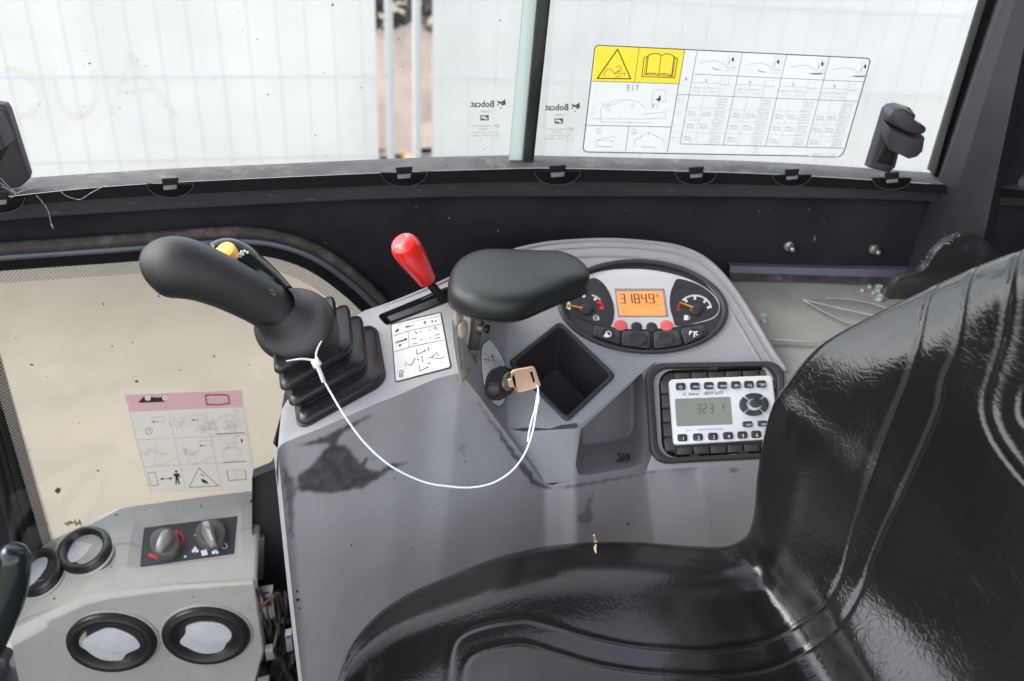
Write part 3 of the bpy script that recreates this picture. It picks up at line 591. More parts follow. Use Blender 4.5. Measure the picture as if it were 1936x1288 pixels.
sc = [(232, 745), (459, 736), (488, 926), (284, 932)]
stk = MB().tess(sc, [], lambda x, y: GLo(-.0012)(x, y), 30).build('instruction_sticker', 'film_white', lo)
p = Pr(GLo(-.0014), crop(220, 720, 5.854), maxl=150)
p.poly('film_pink', [(95, 158), (1385, 105), (1408, 292), (145, 345)])
p.poly('ink', [(242, 238), (300, 180), (345, 168), (385, 180), (450, 186), (540, 176), (540, 232), (490, 236), (255, 246)])
for x, y in ((347, 192), (540, 192)): p.disc('white_print', x, y, 32, 18, 28); p.circ('ink_red', x, y, 34, 5, 18, 30); p.disc('ink', x, y, 8, 8)
p.line('ink_brown', [(985, 160), (1215, 155), (1240, 170), (1252, 250), (1120, 268), (1000, 262)], 14, True)
for x in (1030, 1090, 1150, 1205): p.disc('ink_red', x, 212, 7, 8)
p.poly('ink_red', [(180, 225), (200, 230), (190, 245)])
for a, b in (((570, 330), (772, 1215)), ((990, 315), (1160, 1195)), ((145, 345), (380, 1255)), ((1408, 292), (1548, 1185)), ((225, 655), (1455, 600)), ((305, 955), (1500, 895))): p.line('ink_grey', [a, b], 4)
def scrib(cx, cy, s, n, seed, c='ink_grey'):
    r = random.Random(seed)
    for _ in range(n):
        x, y = cx+r.uniform(-1, 1)*s, cy+r.uniform(-.6, .6)*s; a = r.uniform(0, 6.3); q = [(x, y)]
        for _ in range(4): a += r.uniform(-.9, .9); q.append((q[-1][0]+22*math.cos(a), q[-1][1]+18*math.sin(a)))
        p.line(c, q, 3.2)
for cx, cy, s, sd in ((720, 460, 90, 1), (1260, 400, 110, 2), (420, 780, 80, 3), (800, 790, 80, 4), (1250, 700, 110, 5), (960, 510, 40, 6), (1090, 490, 50, 7), (1290, 500, 50, 8)): scrib(cx, cy, s, 13, sd)
for x, y in ((390, 405), (830, 385), (915, 668)): p.line('ink_grey', [(x, y), (x+140, y-8), (x+150, y+45), (x+12, y+58)], 4, True); p.disc('ink', x+24, y+50, 10, 8); p.disc('ink', x+60, y+48, 7, 8)
p.circ('ink', 360, 555, 38, 5); p.line('ink', [(360, 530), (360, 556), (380, 552)], 5)
p.line('ink_grey', cat2([(430, 850), (420, 900), (470, 935), (600, 890), (680, 845)], 5), 4); p.line('ink_grey', cat2([(800, 860), (800, 905), (850, 920), (980, 880), (1060, 830)], 5), 4); p.circ('ink_grey', 1275, 810, 105, 4, 24, 70); p.line('ink', [(1180, 905), (1430, 890)], 6); p.line('ink', [(1100, 592), (1420, 575)], 8)
p.circ('ink_grey', 1270, 525, 45, 4); p.poly('ink', [(1375, 645), (1400, 650), (1395, 690), (1380, 680)])
p.line('ink', [(350, 1020), (430, 1015), (465, 1155), (385, 1165)], 5, True)
p.line('ink', [(490, 1088), (610, 1083)], 8); p.poly('ink', [(480, 1088), (515, 1070), (518, 1104)]); p.poly('ink', [(622, 1082), (590, 1066), (592, 1100)])
p.disc('ink', 662, 1004, 14, 10); p.poly('ink', [(630, 1030), (690, 1022), (712, 1070), (700, 1075), (685, 1050), (690, 1090), (708, 1145), (692, 1148), (672, 1095), (668, 1150), (652, 1150), (655, 1090), (648, 1050), (640, 1062)])
p.line('ink', [(912, 965), (1130, 1165), (805, 1180)], 6, True); p.poly('ink', [(935, 1085), (965, 1090), (1000, 1110), (1022, 1148), (985, 1135), (950, 1125)]); p.line('ink', [(930, 1030), (975, 1055)], 7)
p.line('ink', [(1220, 995), (1245, 1108), (1340, 1098), (1440, 1095), (1425, 990)], 7); p.line('ink_grey', [(1225, 990), (1320, 985), (1425, 985)], 5); p.line('ink_grey', [(1320, 988), (1338, 1098)], 4)
p.build(stk)
pr = Pr(GLo(-.0008), h=.0003); mat('grime', (.10, .085, .05), .8)
for x, y, r in ((258, 720, 4), (110, 928, 5), (60, 690, 2.5), (250, 648, 1.6), (185, 890, 2.2), (88, 712, 1.6), (405, 674, 1.8), (30, 640, 1.5), (300, 560, 2), (212, 655, 1.5), (55, 850, 1.5), (196, 575, 1.8), (90, 990, 1.6), (340, 700, 1.3), (470, 690, 1.4), (150, 800, 1.3)):
    pr.poly('grime', [(x+r*(1+.3*rng.normal())*math.cos(t), y+r*(1+.3*rng.normal())*math.sin(t)) for t in np.linspace(0, 5.6, 8)])
for k in range(12): x = 122+k*2.6; pr.line('grime', [(x, 990+2*rng.normal()), (x+2, 988+3*rng.normal()), (x+3, 992+2*rng.normal())], 1.6)
pr.build(lo, {'grime': 'dirt_speck'})
pr = Pr(GL(.023), h=.0003)
for k in range(34):
    x, y, r = rng.uniform(60, 960), rng.uniform(5, 300), abs(rng.normal())*.8+.5; pr.poly('grime', [(x+r*math.cos(t), y+r*math.sin(t)) for t in np.linspace(0, 5.6, 7)])
pr.build(lw, {'grime': 'dirt_speck'})
pr = Pr(lambda x, y, h: UW(x, y, .016-h), h=.0006); mat('lint', (.16, .15, .15), .9)
for k in range(30):
    x, y = rng.uniform(560, 1680), rng.uniform(384, 500); r = abs(rng.normal())*.7+.4
    if y < 440 or x > 1400 or (x > 600 and y < 470): pr.poly('lint', [(x+r*math.cos(t), y+r*math.sin(t)) for t in np.linspace(0, 5.6, 6)])
pr.poly('lint', [(1538, 450), (1541, 444), (1542, 452), (1539, 458)]); pr.build(cab, {'lint': 'lint_speck'})
pr = Pr(lambda x, y, h: UW(x, y, -.0055-h), h=.0012)
for k in range(40):
    x = rng.uniform(0, 1700); y = e2(x)+rng.uniform(3, 22); w = abs(rng.normal())*4+.8; pr.poly('lint', [(x-w, y), (x, y-.7), (x+w, y+rng.normal()*.5), (x, y+.8)])
pr.build(cab, {'lint': 'scuff'})
# cobwebs
web = thing('cobweb', 'dusty cobweb strands hanging from the left end of the window sill', 'cobweb', UW(60, 360, -.02))
for P_ in ([(0, 345), (22, 362), (30, 366), (50, 357), (100, 352)], [(104, 351), (118, 365), (131, 373), (152, 377), (170, 366), (200, 350)], [(68, 369), (80, 382), (91, 399), (95, 416), (99, 430)], [(0, 335), (15, 352), (30, 364)], [(0, 352), (30, 365), (20, 375)], [(30, 366), (66, 356), (130, 349)]):
    r = [.00018+.0004*abs(math.sin(k*1.9)) for k in range(len(cat2(P_, 4)))]
    MB().tube([UW(x, y, -.022) for x, y in cat2(P_, 4)], r, 5).build('strand', 'web', web)
MB().tube([UW(97, 424, -.022), UW(101, 432, -.022)], [.0012, .0006], 6).build('dust_clump', 'web', web)
# ------------------------------------------------------------------ right hand console
P4 = Pl(UY(1215, 580, .98), (-.06, -.5, .86))
A_ = UY(525, 850, .74); B_ = UY(872, 705, .82); L_ = UY(690, 585, .98)
P1 = Pl.three(A_, B_, L_)
Ept = UY(1030, 915, .825); Gpt = P4(960, 815); Fpt = UY(1440, 872, .80)
P2 = Pl.three(B_, P4(958, 600), Gpt)
P5_ = Pl.three(P4(1240, 684), P4(1478, 692), UY(1330, 880, .80))
con = thing('control_console', 'grey plastic right hand control console with scuffed dark stains down its front', 'console', (.2, .85, -.9))
CG = 'console_grey'
rimL = [(690, 587), (735, 572), (790, 550), (850, 524), (900, 499), (950, 478), (1000, 463), (1060, 454), (1150, 450), (1230, 455), (1285, 464), (1330, 483), (1368, 516), (1402, 560), (1432, 608), (1458, 652), (1490, 700)]
rim = cat2(rimL, 5); iR0 = min(range(len(rim)), key=lambda i: abs(rim[i][0]-850))
crease = cat2([(525, 850), (536, 838), (560, 828), (600, 812), (640, 795), (700, 768), (760, 744), (820, 718), (872, 705)], 4)
slot = rrect([(714, 598), (848, 543), (862, 566), (730, 616)], .04, .25, 3)
P14 = lambda x, y: P1(x, y) if x < 862 else P4(x, y)
left_back = [(600, 640), (560, 730), (532, 775)]
top = MB()
top.tess(crease+[(867, 640), (861, 566), (850, 524)]+rim[:iR0][::-1]+left_back, [slot], lambda x, y: P1(x, y))
tray_o = rrect([(1058, 612), (1161, 712), (1071, 797), (963, 688)], .07, .07, 4)
clu_e = (1215, 581, (158, 10), (-3, 87)); clu_hole = ell(1215, 581, (157, 10), (-3, 86), 60)
top.tess([(850, 524)]+rim[iR0:]+[(1478, 692), (1240, 684), (1190, 724), (1140, 768), (1092, 810), (1020, 814), (960, 815), (958, 690), (958, 560), (861, 566)], [tray_o, clu_hole], lambda x, y: P1(x, y) if (x, y) in ((850, 524), (861, 566)) else P4(x, y))
fc = MB()
top.face([B_, P2(861, 566), P4(958, 560), P4(958, 690), P4(960, 815)]); top.face([B_, P4(960, 815), Ept]); top.face([B_, P1(867, 640), P1(861, 566), P2(861, 566)]); top.face([P1(861, 566), P2(861, 566), P4(958, 560)])
# raised lower facet and mouth of the side pocket
pk = [(1098, 812), (1150, 764), (1196, 722), (1213, 704), (1222, 730), (1224, 850), (1214, 876), (1188, 886), (1110, 899), (1094, 898), (1088, 880), (1092, 850)]
pkY = Pl.three(P4(1092, 810), P4(1236, 684), UY(1100, 902, .815))
lip1 = UY(1088, 905, .815); 
top.face([P4(960, 815), P4(1020, 814), P4(1092, 810), UY(1086, 880, .817), Ept])
top.tess([(1092, 808), (1140, 768), (1190, 724), (1240, 684), (1236, 700), (1232, 860), (1222, 890), (1150, 900), (1086, 908), (1086, 880)], [pk], lambda x, y: pkY(x, y))
top.face([Ept, UY(1086, 880, .817), pkY(1086, 908), UY(1060, 912, .820)])
# facet that carries the radio
rb_o = rrect([(1217, 689), (1480, 684), (1484, 866), (1230, 879)], .13, .17, 7)
top.tess([(1240, 684), (1478, 692), (1530, 730), (1530, 868), (1440, 874), (1222, 890), (1232, 860), (1236, 700)], [rrect([(1244, 700), (1470, 694), (1472, 855), (1252, 866)], .13, .17, 5)], lambda x, y: P5_(x, y))
# outer wall of the rim
sk = [P14(*q) for q in rim]; c0 = sum(sk, Vector())/len(sk)
def outw(p, k): d = Vector((p.x-.25, (p.y-.75)*1.0, 0)).normalized(); return p+d*k
top.loft([sk, [outw(p, .006)+Vector((0, 0, -.006)) for p in sk], [outw(p, .010)+Vector((0, 0, -.03)) for p in sk], [outw(p, .012)+Vector((0, 0, -.22)) for p in sk]], False)
lw_ = [P1(*q) for q in [(525, 850)]+left_back[::-1]+[(690, 587)]]
top.loft([lw_, [p+Vector((-.004, 0, -.03)) for p in lw_], [p+Vector((-.004, .03, -.45)) for p in lw_]], False)
top.build('top_shell', CG, con, merge=.0004, sharp=30)
# contour ridges round the rim (terraced moulding)
def inset(P, s): return shift(P, s)
for s, r, m0 in ((4, .0035, 0), (17, .0022, 10), (34, .0028, 22)):
    Q_ = inset(rim, s)[m0:]; MB().tube([P14(x, y)-P4.n*.0012 for x, y in Q_], [(min(1, k/12)*r+.0004) for k in range(len(Q_))], 8).build('moulded_ridge', CG, con)
# front face with stains: grid in (column, row), stain mask as a colour attribute
nx, ny = 420, 270
tp = cat2(crease[:-1], 1)+[(872, 705), (900, 742), (930, 782), (960, 822), (990, 865), (1012, 898), (1030, 915), (1045, 917), (1060, 913)]+[(1086, 908), (1150, 900), (1222, 890), (1320, 882), (1440, 873), (1530, 866)]
tp3 = [P1(*q) for q in crease[:-1]]+[B_.lerp(Ept, k/6) for k in range(7)]+[UY(1045, 917, .8215), UY(1060, 912, .820)]+[pkY(1086, 908), pkY(1150, 900), pkY(1222, 890), P5_(1320, 882), P5_(1440, 874), P5_(1530, 868)]
Ls = [0]
for a, b in zip(tp3[:-1], tp3[1:]): Ls.append(Ls[-1]+(b-a).length)
def along(t):
    s = t*Ls[-1]; k = min(max(int(np.searchsorted(Ls, s))-1, 0), len(tp3)-2); return tp3[k].lerp(tp3[k+1], (s-Ls[k])/(Ls[k+1]-Ls[k]))
bot3 = [UY(x, y, d) for x, y, d in [(584, 1390, .705), (700, 1390, .715), (850, 1380, .735), (1000, 1360, .745), (1200, 1320, .75), (1400, 1290, .755), (1560, 1270, .755)]]
def alongb(t): f = t*(len(bot3)-1); k = min(int(f), len(bot3)-2); return bot3[k].lerp(bot3[k+1], f-k)
G = []
for j in range(ny+1):
    v = j/ny; row = []
    for i in range(nx+1):
        u = i/nx; a = along(u); b = alongb(u); p = a.lerp(b, v)
        bulge = .010*math.sin(math.pi*min(1, v*1.0))*(1-.2*u); p = p+Vector((0, -bulge, 0))
        row.append(p)
    G.append(row)
front = MB(); front.loft(G, False)
left = MB()
fo = front.build('front_face', CG, con, sharp=0, flip=True)
lf = [r[0] for r in G]
MB().loft([[p+Vector((.0005, .001, 0)) for p in lf], [p+Vector((-.006, .012, 0)) for p in lf], [p+Vector((-.002, .06, 0)) for p in lf], [p+Vector((.0, .35, -.02)) for p in lf]], False).build('end_wall', CG, con)
def inpoly(x, y, P):
    c = False; j = len(P)-1
    for i in range(len(P)):
        if (P[i][1] > y) != (P[j][1] > y) and x < (P[j][0]-P[i][0])*(y-P[i][1])/(P[j][1]-P[i][1])+P[i][0]: c = not c
        j = i
    return c
cs = crop(480, 620, 2.5474)
ST = [[(205, 570), (240, 558), (300, 540), (360, 512), (430, 478), (470, 458), (520, 440), (590, 408), (560, 428), (500, 462), (440, 500), (410, 530), (400, 560), (440, 565), (465, 590), (500, 640), (510, 665), (540, 620), (545, 640), (530, 665), (560, 690), (600, 690), (660, 655), (745, 648), (700, 668), (650, 690), (610, 720), (570, 740), (530, 770), (470, 778), (420, 790), (360, 798), (290, 788), (230, 790), (208, 770), (215, 710), (255, 680), (300, 640), (330, 600), (370, 560), (330, 555), (270, 565)],
      [(140, 650), (160, 690), (190, 730), (205, 770), (200, 800), (190, 850), (190, 960), (184, 1025), (176, 990), (168, 900), (155, 800), (142, 720)],
      [(1062, 338), (1090, 370), (1130, 430), (1180, 490), (1215, 540), (1250, 590), (1290, 640), (1330, 690), (1360, 735), (1400, 755), (1440, 768), (1400, 775), (1360, 765), (1330, 745), (1310, 712), (1285, 690), (1275, 650), (1240, 615), (1215, 570), (1190, 545), (1180, 510), (1140, 455), (1110, 410), (1080, 365)],
      [(1440, 770), (1560, 752), (1700, 730), (1850, 705), (1936, 688), (1936, 694), (1800, 722), (1640, 752), (1520, 772)],
      [(1617, 805), (1624, 830), (1620, 860), (1632, 890), (1632, 920), (1612, 942), (1580, 948), (1560, 935), (1562, 912), (1585, 885), (1606, 850)],
      [(970, 600), (990, 575), (1020, 562), (1030, 570), (1000, 590)], [(1000, 605), (1012, 590), (1015, 620)], [(560, 628), (590, 625), (585, 640)],
      [(318, 895), (330, 870), (345, 852), (335, 875), (325, 895)]]
ST = [[cs(*q) for q in P_] for P_ in ST]+[[(1378, 886), (1396, 885), (1394, 893), (1380, 893)]]
STV = [1, .75, .9, .7, .55, .5, .5, .6, -.6, .7]
col = fo.data.color_attributes.new('stain', 'FLOAT_COLOR', 'POINT')
off = root_loc(con); vals = np.zeros((len(fo.data.vertices), 4), np.float32); vals[:, 3] = 1
boxes = [(min(q[0] for q in P_)-6, min(q[1] for q in P_)-6, max(q[0] for q in P_)+6, max(q[1] for q in P_)+6) for P_ in ST]
for k, vtx in enumerate(fo.data.vertices):
    x, y = pix(vtx.co+off); jx = 2.0*math.sin(x*.31+y*.17)+1.5*math.sin(x*.9+y*.35)+rng.normal()*.8; jy = 2*math.sin(y*.33-x*.21)+rng.normal()*.8
    for P_, bb, sv in zip(ST, boxes, STV):
        if bb[0] < x < bb[2] and bb[1] < y < bb[3] and inpoly(x+jx*.8, y+jy*.5, P_): vals[k, 0] = max(vals[k, 0], sv) if sv > 0 else vals[k, 0]; vals[k, 1] = -sv if sv < 0 else vals[k, 1]
g_ = vals.reshape(ny+1, nx+1, 4)
for _ in range(2):
    g_[1:-1, 1:-1, :2] = .4*g_[1:-1, 1:-1, :2]+.15*(g_[:-2, 1:-1, :2]+g_[2:, 1:-1, :2]+g_[1:-1, :-2, :2]+g_[1:-1, 2:, :2])
col.data.foreach_set('color', g_.ravel())
m = mat('console_front', (.30, .296, .306), .5, var=.08, bump=.25, bscale=900, bevel=.010, dirt=.12, dcol=(.13, .125, .12), fleck=.15, rvar=.1)
N, L = m.node_tree.nodes, m.node_tree.links; b = N['Principled BSDF']; at_ = N.new('ShaderNodeAttribute'); at_.attribute_name = 'stain'; sp_ = N.new('ShaderNodeSeparateColor'); L.new(at_.outputs['Color'], sp_.inputs[0])
src = b.inputs['Base Color'].links[0].from_socket; mx = N.new('ShaderNodeMix'); mx.data_type = 'RGBA'; mx.inputs[7].default_value = (.042, .039, .046, 1); tcs = N.new('ShaderNodeTexCoord'); ns = N.new('ShaderNodeTexNoise'); ns.inputs['Scale'].default_value = 90; ns.inputs['Detail'].default_value = 6; L.new(tcs.outputs['Object'], ns.inputs['Vector'])
ms = N.new('ShaderNodeMapRange'); ms.inputs[1].default_value = .25; ms.inputs[2].default_value = .6; ms.inputs[3].default_value = .8; L.new(ns.outputs['Fac'], ms.inputs[0]); mu = N.new('ShaderNodeMath'); mu.operation = 'MULTIPLY'; L.new(sp_.outputs[0], mu.inputs[0]); L.new(ms.outputs[0], mu.inputs[1]); L.new(mu.outputs[0], mx.inputs[0]); L.new(src, mx.inputs[6])
mx2 = N.new('ShaderNodeMix'); mx2.data_type = 'RGBA'; mx2.inputs[7].default_value = (.5, .48, .46, 1); L.new(sp_.outputs[1], mx2.inputs[0]); L.new(mx.outputs[2], mx2.inputs[6]); L.new(mx2.outputs[2], b.inputs['Base Color'])
fo.data.materials[0] = m
fo_bvh = BVHTree.FromPolygons([v.co+off for v in fo.data.vertices], [list(p.vertices) for p in fo.data.polygons])
def onfront(x, y, h=0):
    d = Vector(ray(x, y)).normalized(); hit = fo_bvh.ray_cast(Vector((0, 0, 0)), d)[0]
    return (hit or d*.9)-d*h
mat('speck', (.02, .018, .02), .7)
pr = Pr(onfront, h=.0006)
for x, y, r in ((1188, 991, 4.5), (880, 873, 2.4), (665, 1031, 3), (780, 1037, 2.6), (625, 1060, 2), (562, 1118, 4), (563, 1134, 5), (566, 1150, 3.5), (660, 1240, 3), (1120, 935, 2.2), (990, 1000, 1.8), (745, 905, 2), (610, 1150, 1.8), (820, 960, 1.8)):
    r *= .62; pr.poly('speck', [(x+r*(1+.35*rng.normal())*math.cos(t), y+r*(1+.35*rng.normal())*math.sin(t)) for t in np.linspace(0, 5.6, 8)])
pr.build(con, {'speck': 'dirt_speck'})
# worn dark edge under the tray
pr = Pr(lambda x, y, h: P4(x, y, h), h=.0008)
mat('worn', (.06, .058, .065), .5)
pr.poly('worn', [(966, 812), (1000, 808), (1040, 811), (1060, 804), (1090, 800), (1094, 806), (1088, 810), (1020, 814), (990, 816)]); pr.build(con, {'worn': 'worn_edge'})
# side pocket beside the radio
ring = [pkY(*q) for q in pk]; c = sum(ring, Vector())/len(ring)
pocket = MB().loft([ring, [c+(p-c)*.96+Vector((.004, .012, -.006)) for p in ring], [c+(p-c)*.8+Vector((.020, .088, -.030)) for p in ring]], True, False, True); pocket.build('side_pocket', CG, con, sharp=40)
for k in range(14):
    p = pkY(1180+rng.uniform(-8, 22), 872+rng.uniform(-6, 6))+Vector((0, .012, -.004+rng.uniform(0, .003)))
    MB().box(p, .006*rng.uniform(.5, 1), .003, .003, Matrix.Rotation(rng.uniform(0, 3), 3, 'Z')).build('debris', 'clutter', con)
# lever slot
sr = [P1(*q) for q in slot]
sb = MB().loft([[p+P1.n*.0015 for p in sr], [p-P1.n*.004 for p in sr], [p-P1.n*.03 for p in sr]], True, False, True).build('lever_slot', 'tray_black', con)
MB().prism([P1(x, y, -.008) for x, y in [(733, 606), (826, 570), (838, 580), (742, 614)]], P1.n*.006, .001).build('slot_plate', 'bezel_black', sb)
# tray
tr = MB(); to = [P4(*q) for q in tray_o]; cc = sum(to, Vector())/len(to)
sc_ = lambda k, h: [cc+(p-cc)*k+P4.n*h for p in to]
wallv = Vector((.004, .020, -.060))
tr.loft([sc_(1.03, .0), sc_(1.035, .003), sc_(1.0, .0045), sc_(.93, .003), sc_(.90, -.002), [p+wallv for p in sc_(.78, -.012)]], True, False, True)
tray = tr.build('storage_tray', 'tray_black', con, sharp=40)
for u, v in ((.2, .3), (.8, .75)):
    p = cc+(to[0]-cc)*.0
for (x, y) in ((1002, 712), (1083, 770)):
    pp = P4(x, y, -.045)
    MB().loft([[pp+Vector((.0022*math.cos(t), -.0005, .0022*math.sin(t))) for t in np.linspace(0, 5.8, 10)], [pp+Vector((.001*math.cos(t), .001, .001*math.sin(t))) for t in np.linspace(0, 5.8, 10)]], True, False, True).build('screw_hole', 'ink', tray)
# ISO pattern sticker
iso = [(740, 615), (832, 592), (851, 694), (749, 721)]
isb = MB().prism([P1(*q, .0003) for q in rrect([(738, 613), (834, 590), (854, 696), (747, 724)], .04, .04, 3)], P1.n*.0004).build('pattern_plate', 'bezel_black', con)
isp = MB().prism([P1(*q, .0008) for q in rrect(iso, .03, .03, 3)], P1.n*.0004).build('paper_face', 'paper', isb)
p = Pr(lambda x, y, h: P1(x, y, .0012+h), crop(720, 570, 7.575))
p.line('ink', [(192, 725), (410, 655), (560, 622), (912, 548)], 5); p.line('ink', [(180, 495), (400, 420), (870, 325)], 4); p.line('ink', [(388, 430), (408, 655)], 4); p.line('ink', [(245, 332), (850, 208)], 2.5)
for k in range(13): x = 370+k*36; p.text('ink', 'NO2MR0LBADKSE'[k], x, 268-k*6.5, 34, (.97, -.2), (-.2, -.97))
p.poly('ink', [(200, 440), (240, 385), (265, 405), (240, 425), (225, 442)]); p.poly('ink', [(350, 378), (360, 355), (440, 345), (515, 325), (440, 352)]); p.poly('ink', [(612, 290), (640, 280), (638, 330), (620, 310)]); p.disc('ink', 735, 283, 13, 8); p.disc('ink', 785, 279, 11, 8)
p.poly('ink', [(205, 590), (240, 572), (330, 545), (350, 525), (378, 535), (370, 550), (330, 560), (250, 585), (220, 600)]); p.poly('ink', [(250, 640), (275, 605), (295, 625), (272, 640)])
for q in ([(490, 430), (505, 462), (518, 440)], [(760, 395), (770, 370), (790, 375), (795, 405)], [(440, 540), (510, 525)], [(450, 612), (522, 598)], [(778, 484), (845, 465)], [(780, 530), (852, 515)], [(560, 435), (585, 430)], [(685, 412), (705, 405)], [(570, 550), (595, 543)], [(690, 525), (715, 518)]): p.line('ink', q, 7)
for q in ([(510, 680), (518, 755), (640, 705)], [(350, 880), (432, 915), (485, 825)], [(720, 802), (810, 730)], [(720, 802), (845, 822), (910, 790)], [(545, 915), (560, 1000), (670, 940)], [(670, 650), (685, 665), (675, 690)], [(520, 835), (545, 830)], [(590, 780), (595, 860)], [(670, 890), (700, 880), (712, 900)]): p.line('ink', q, 7)
for x, y in ((485, 825), (352, 915), (680, 690), (630, 700), (812, 770), (600, 860), (532, 832), (670, 938)): p.disc('ink', x, y, 9, 8)
p.line('orange_needle', [(650, 803), (715, 800)], 6)
p.text('ink', 'ISO', 312, 1092, 92, (.12, -.75), (-.98, -.15))
p.build(isb)
# ------------------------------------------------------------------ instrument cluster
clu = thing('instrument_cluster', 'oval instrument cluster with orange hour meter between two dial gauges', 'gauge cluster', P4(1215, 581))
cc3 = crop(1040, 460, 4.4)
bz = MB().loft(rings_on(P4, clu_e, [(1.02, -.004), (1.02, .002), (1.0, .0045), (.965, .0045), (.945, .001)]), True); bz.build('bezel', 'cluster_black', clu)
dial_px = cat2([cc3(*q) for q in [(150, 480), (200, 360), (300, 275), (450, 230), (650, 215), (850, 225), (1050, 265), (1200, 320), (1330, 400), (1405, 490), (1405, 570), (1360, 625), (1250, 660), (1050, 695), (800, 715), (620, 712), (480, 690), (330, 655), (210, 600), (150, 540)]], 4, True)
MB().tess(ell(*clu_e, 60), [], lambda x, y: P4(x, y, -.003)).build('face_plate', 'cluster_black', clu, flip=False)
MB().tess(dial_px, [], lambda x, y: P4(x, y, -.0022)).build('dial_surround', 'dial_silver', clu, flip=False)
# dark dial fields
for nm, pts in (('gauge_dial', [(150, 500), (230, 380), (330, 300), (385, 295), (450, 345), (500, 430), (530, 530), (530, 620), (505, 690), (480, 688), (330, 655), (210, 600), (155, 545)]), ('gauge_dial', [(1055, 300), (1130, 310), (1240, 350), (1340, 420), (1395, 500), (1400, 560), (1355, 615), (1250, 652), (1060, 690), (1020, 620), (995, 520), (1000, 420), (1025, 350)])):
    q = [cc3(*a) for a in pts]; q2 = cat2(q, 4, True)
    MB().prism([P4(x, y, -.0022) for x, y in q2], P4.n*.0007).build(nm, 'dial_black', clu, label='coolant temperature dial' if pts[0][0] < 500 else 'fuel level dial')
pr = Pr(lambda x, y, h: P4(x, y, -.0013+h), cc3)
arc = lambda cx, cy, r, a0, a1, n=14, ry=None: [(cx+r*math.cos(math.radians(a0+(a1-a0)*k/n)), cy-(ry or r)*math.sin(math.radians(a0+(a1-a0)*k/n))) for k in range(n+1)]
pr.line('white_print', arc(1205, 550, 135, 8, 138, 16, 115), 15); pr.line('ink_red', arc(1200, 552, 135, 150, 182, 6, 110), 18)
for a in (10, 45, 90, 130): x, y = arc(1205, 550, 125, a, a, 1, 105)[0]; x2, y2 = arc(1205, 550, 108, a, a, 1, 85)[0]; pr.line('white_print', [(x, y), (x2, y2)], 20)
pr.line('white_print', arc(300, 550, 150, 70, 40, 8, 125), 13); pr.line('white_print', arc(290, 540, 150, 165, 180, 5, 110), 14); pr.line('ink_red', arc(310, 545, 130, 32, 5, 6, 105), 18)
for x, y in ((280, 440), (375, 465), (155, 500), (160, 540)): pr.disc('white_print', x, y, 14, 10)
pr.poly('ink_red', [(385, 490), (415, 480), (420, 505), (395, 505)]); pr.poly('ink_red', [(410, 530), (450, 525), (448, 550), (412, 550)])
pr.circ('white_print', 380, 620, 20, 6, 14); pr.line('white_print', [(360, 620), (400, 620)], 5); pr.poly('white_print', [(395, 640), (403, 600), (412, 640)])
pr.poly('white_print', [(1115, 598), (1145, 598), (1150, 640), (1112, 640)]); pr.line('white_print', [(1148, 605), (1160, 615), (1158, 635)], 5)
pr.build(clu, {'white_print': 'dial_marks', 'ink_red': 'red_zone'})
for a, b, c in (((270, 540), (145, 512), (300, 545)), ((1190, 535), (1080, 490), (1215, 550))):
    A3, B3 = cc3(*a), cc3(*b); MB().tube([P4(*A3, .0015), P4(*B3, .001)], [.0016, .0008], 6).build('needle', 'orange_needle', clu)
    h = cc3(*c); e = (h[0], h[1], (12, 0), (0, 10)); MB().loft(rings_on(P4, e, [(1, -.001), (1, .001), (.8, .0022), (.4, .0026)]), True, False, True).build('needle_hub', 'dial_black', clu)
# hour meter screen
fr_ = quad([cc3(*q) for q in [(545, 390), (940, 390), (970, 605), (570, 605)]])
MB().prism([P4(*fr_(u, v), -.0022) for u, v in ((-.02, -.04), (1.02, -.04), (1.02, 1.03), (-.02, 1.03))], P4.n*.0012).build('screen_frame', mat('frame_grey', (.32, .31, .32), .4), clu)
scn = MB().prism([P4(*fr_(u, v), -.0010) for u, v in ((.01, .05), (.985, .04), (.985, .99), (.015, .99))], P4.n*.0003).build('screen', 'lcd_orange', clu)
pr = Pr(lambda x, y, h: P4(x, y, -.0006+h), lambda u, v: fr_(u, v)); mat('lcd_ink', (.16, .06, .02), .5)
for ch, x in (('3', .08), ('1', .23), ('8', .38), ('4', .53), ('9', .69)): digit(pr, 'lcd_ink', ch, x, .16, .09, .34, .025)
pr.disc('lcd_ink', .655, .50, .012, 8); digit(pr, 'lcd_ink', 'H', .84, .17, .04, .10, .012); pr.build(scn)
for x, y, c, lab in ((588, 680, 'lamp_red', 'left red warning lamp'), (720, 690, 'dial_black', None), (846, 692, 'dial_black', None), (972, 682, 'lamp_red', 'right red warning lamp')):
    a = cc3(x, y); r = 12.5 if c == 'lamp_red' else 10.5; e = (a[0], a[1], (r, .5), (0, r*.8))
    MB().loft(rings_on(P4, e, [(1, -.002), (1, -.0008), (.85, -.0002), (.4, .0001)]), True, False, True).build('warning_lamp', c, clu, label=lab)
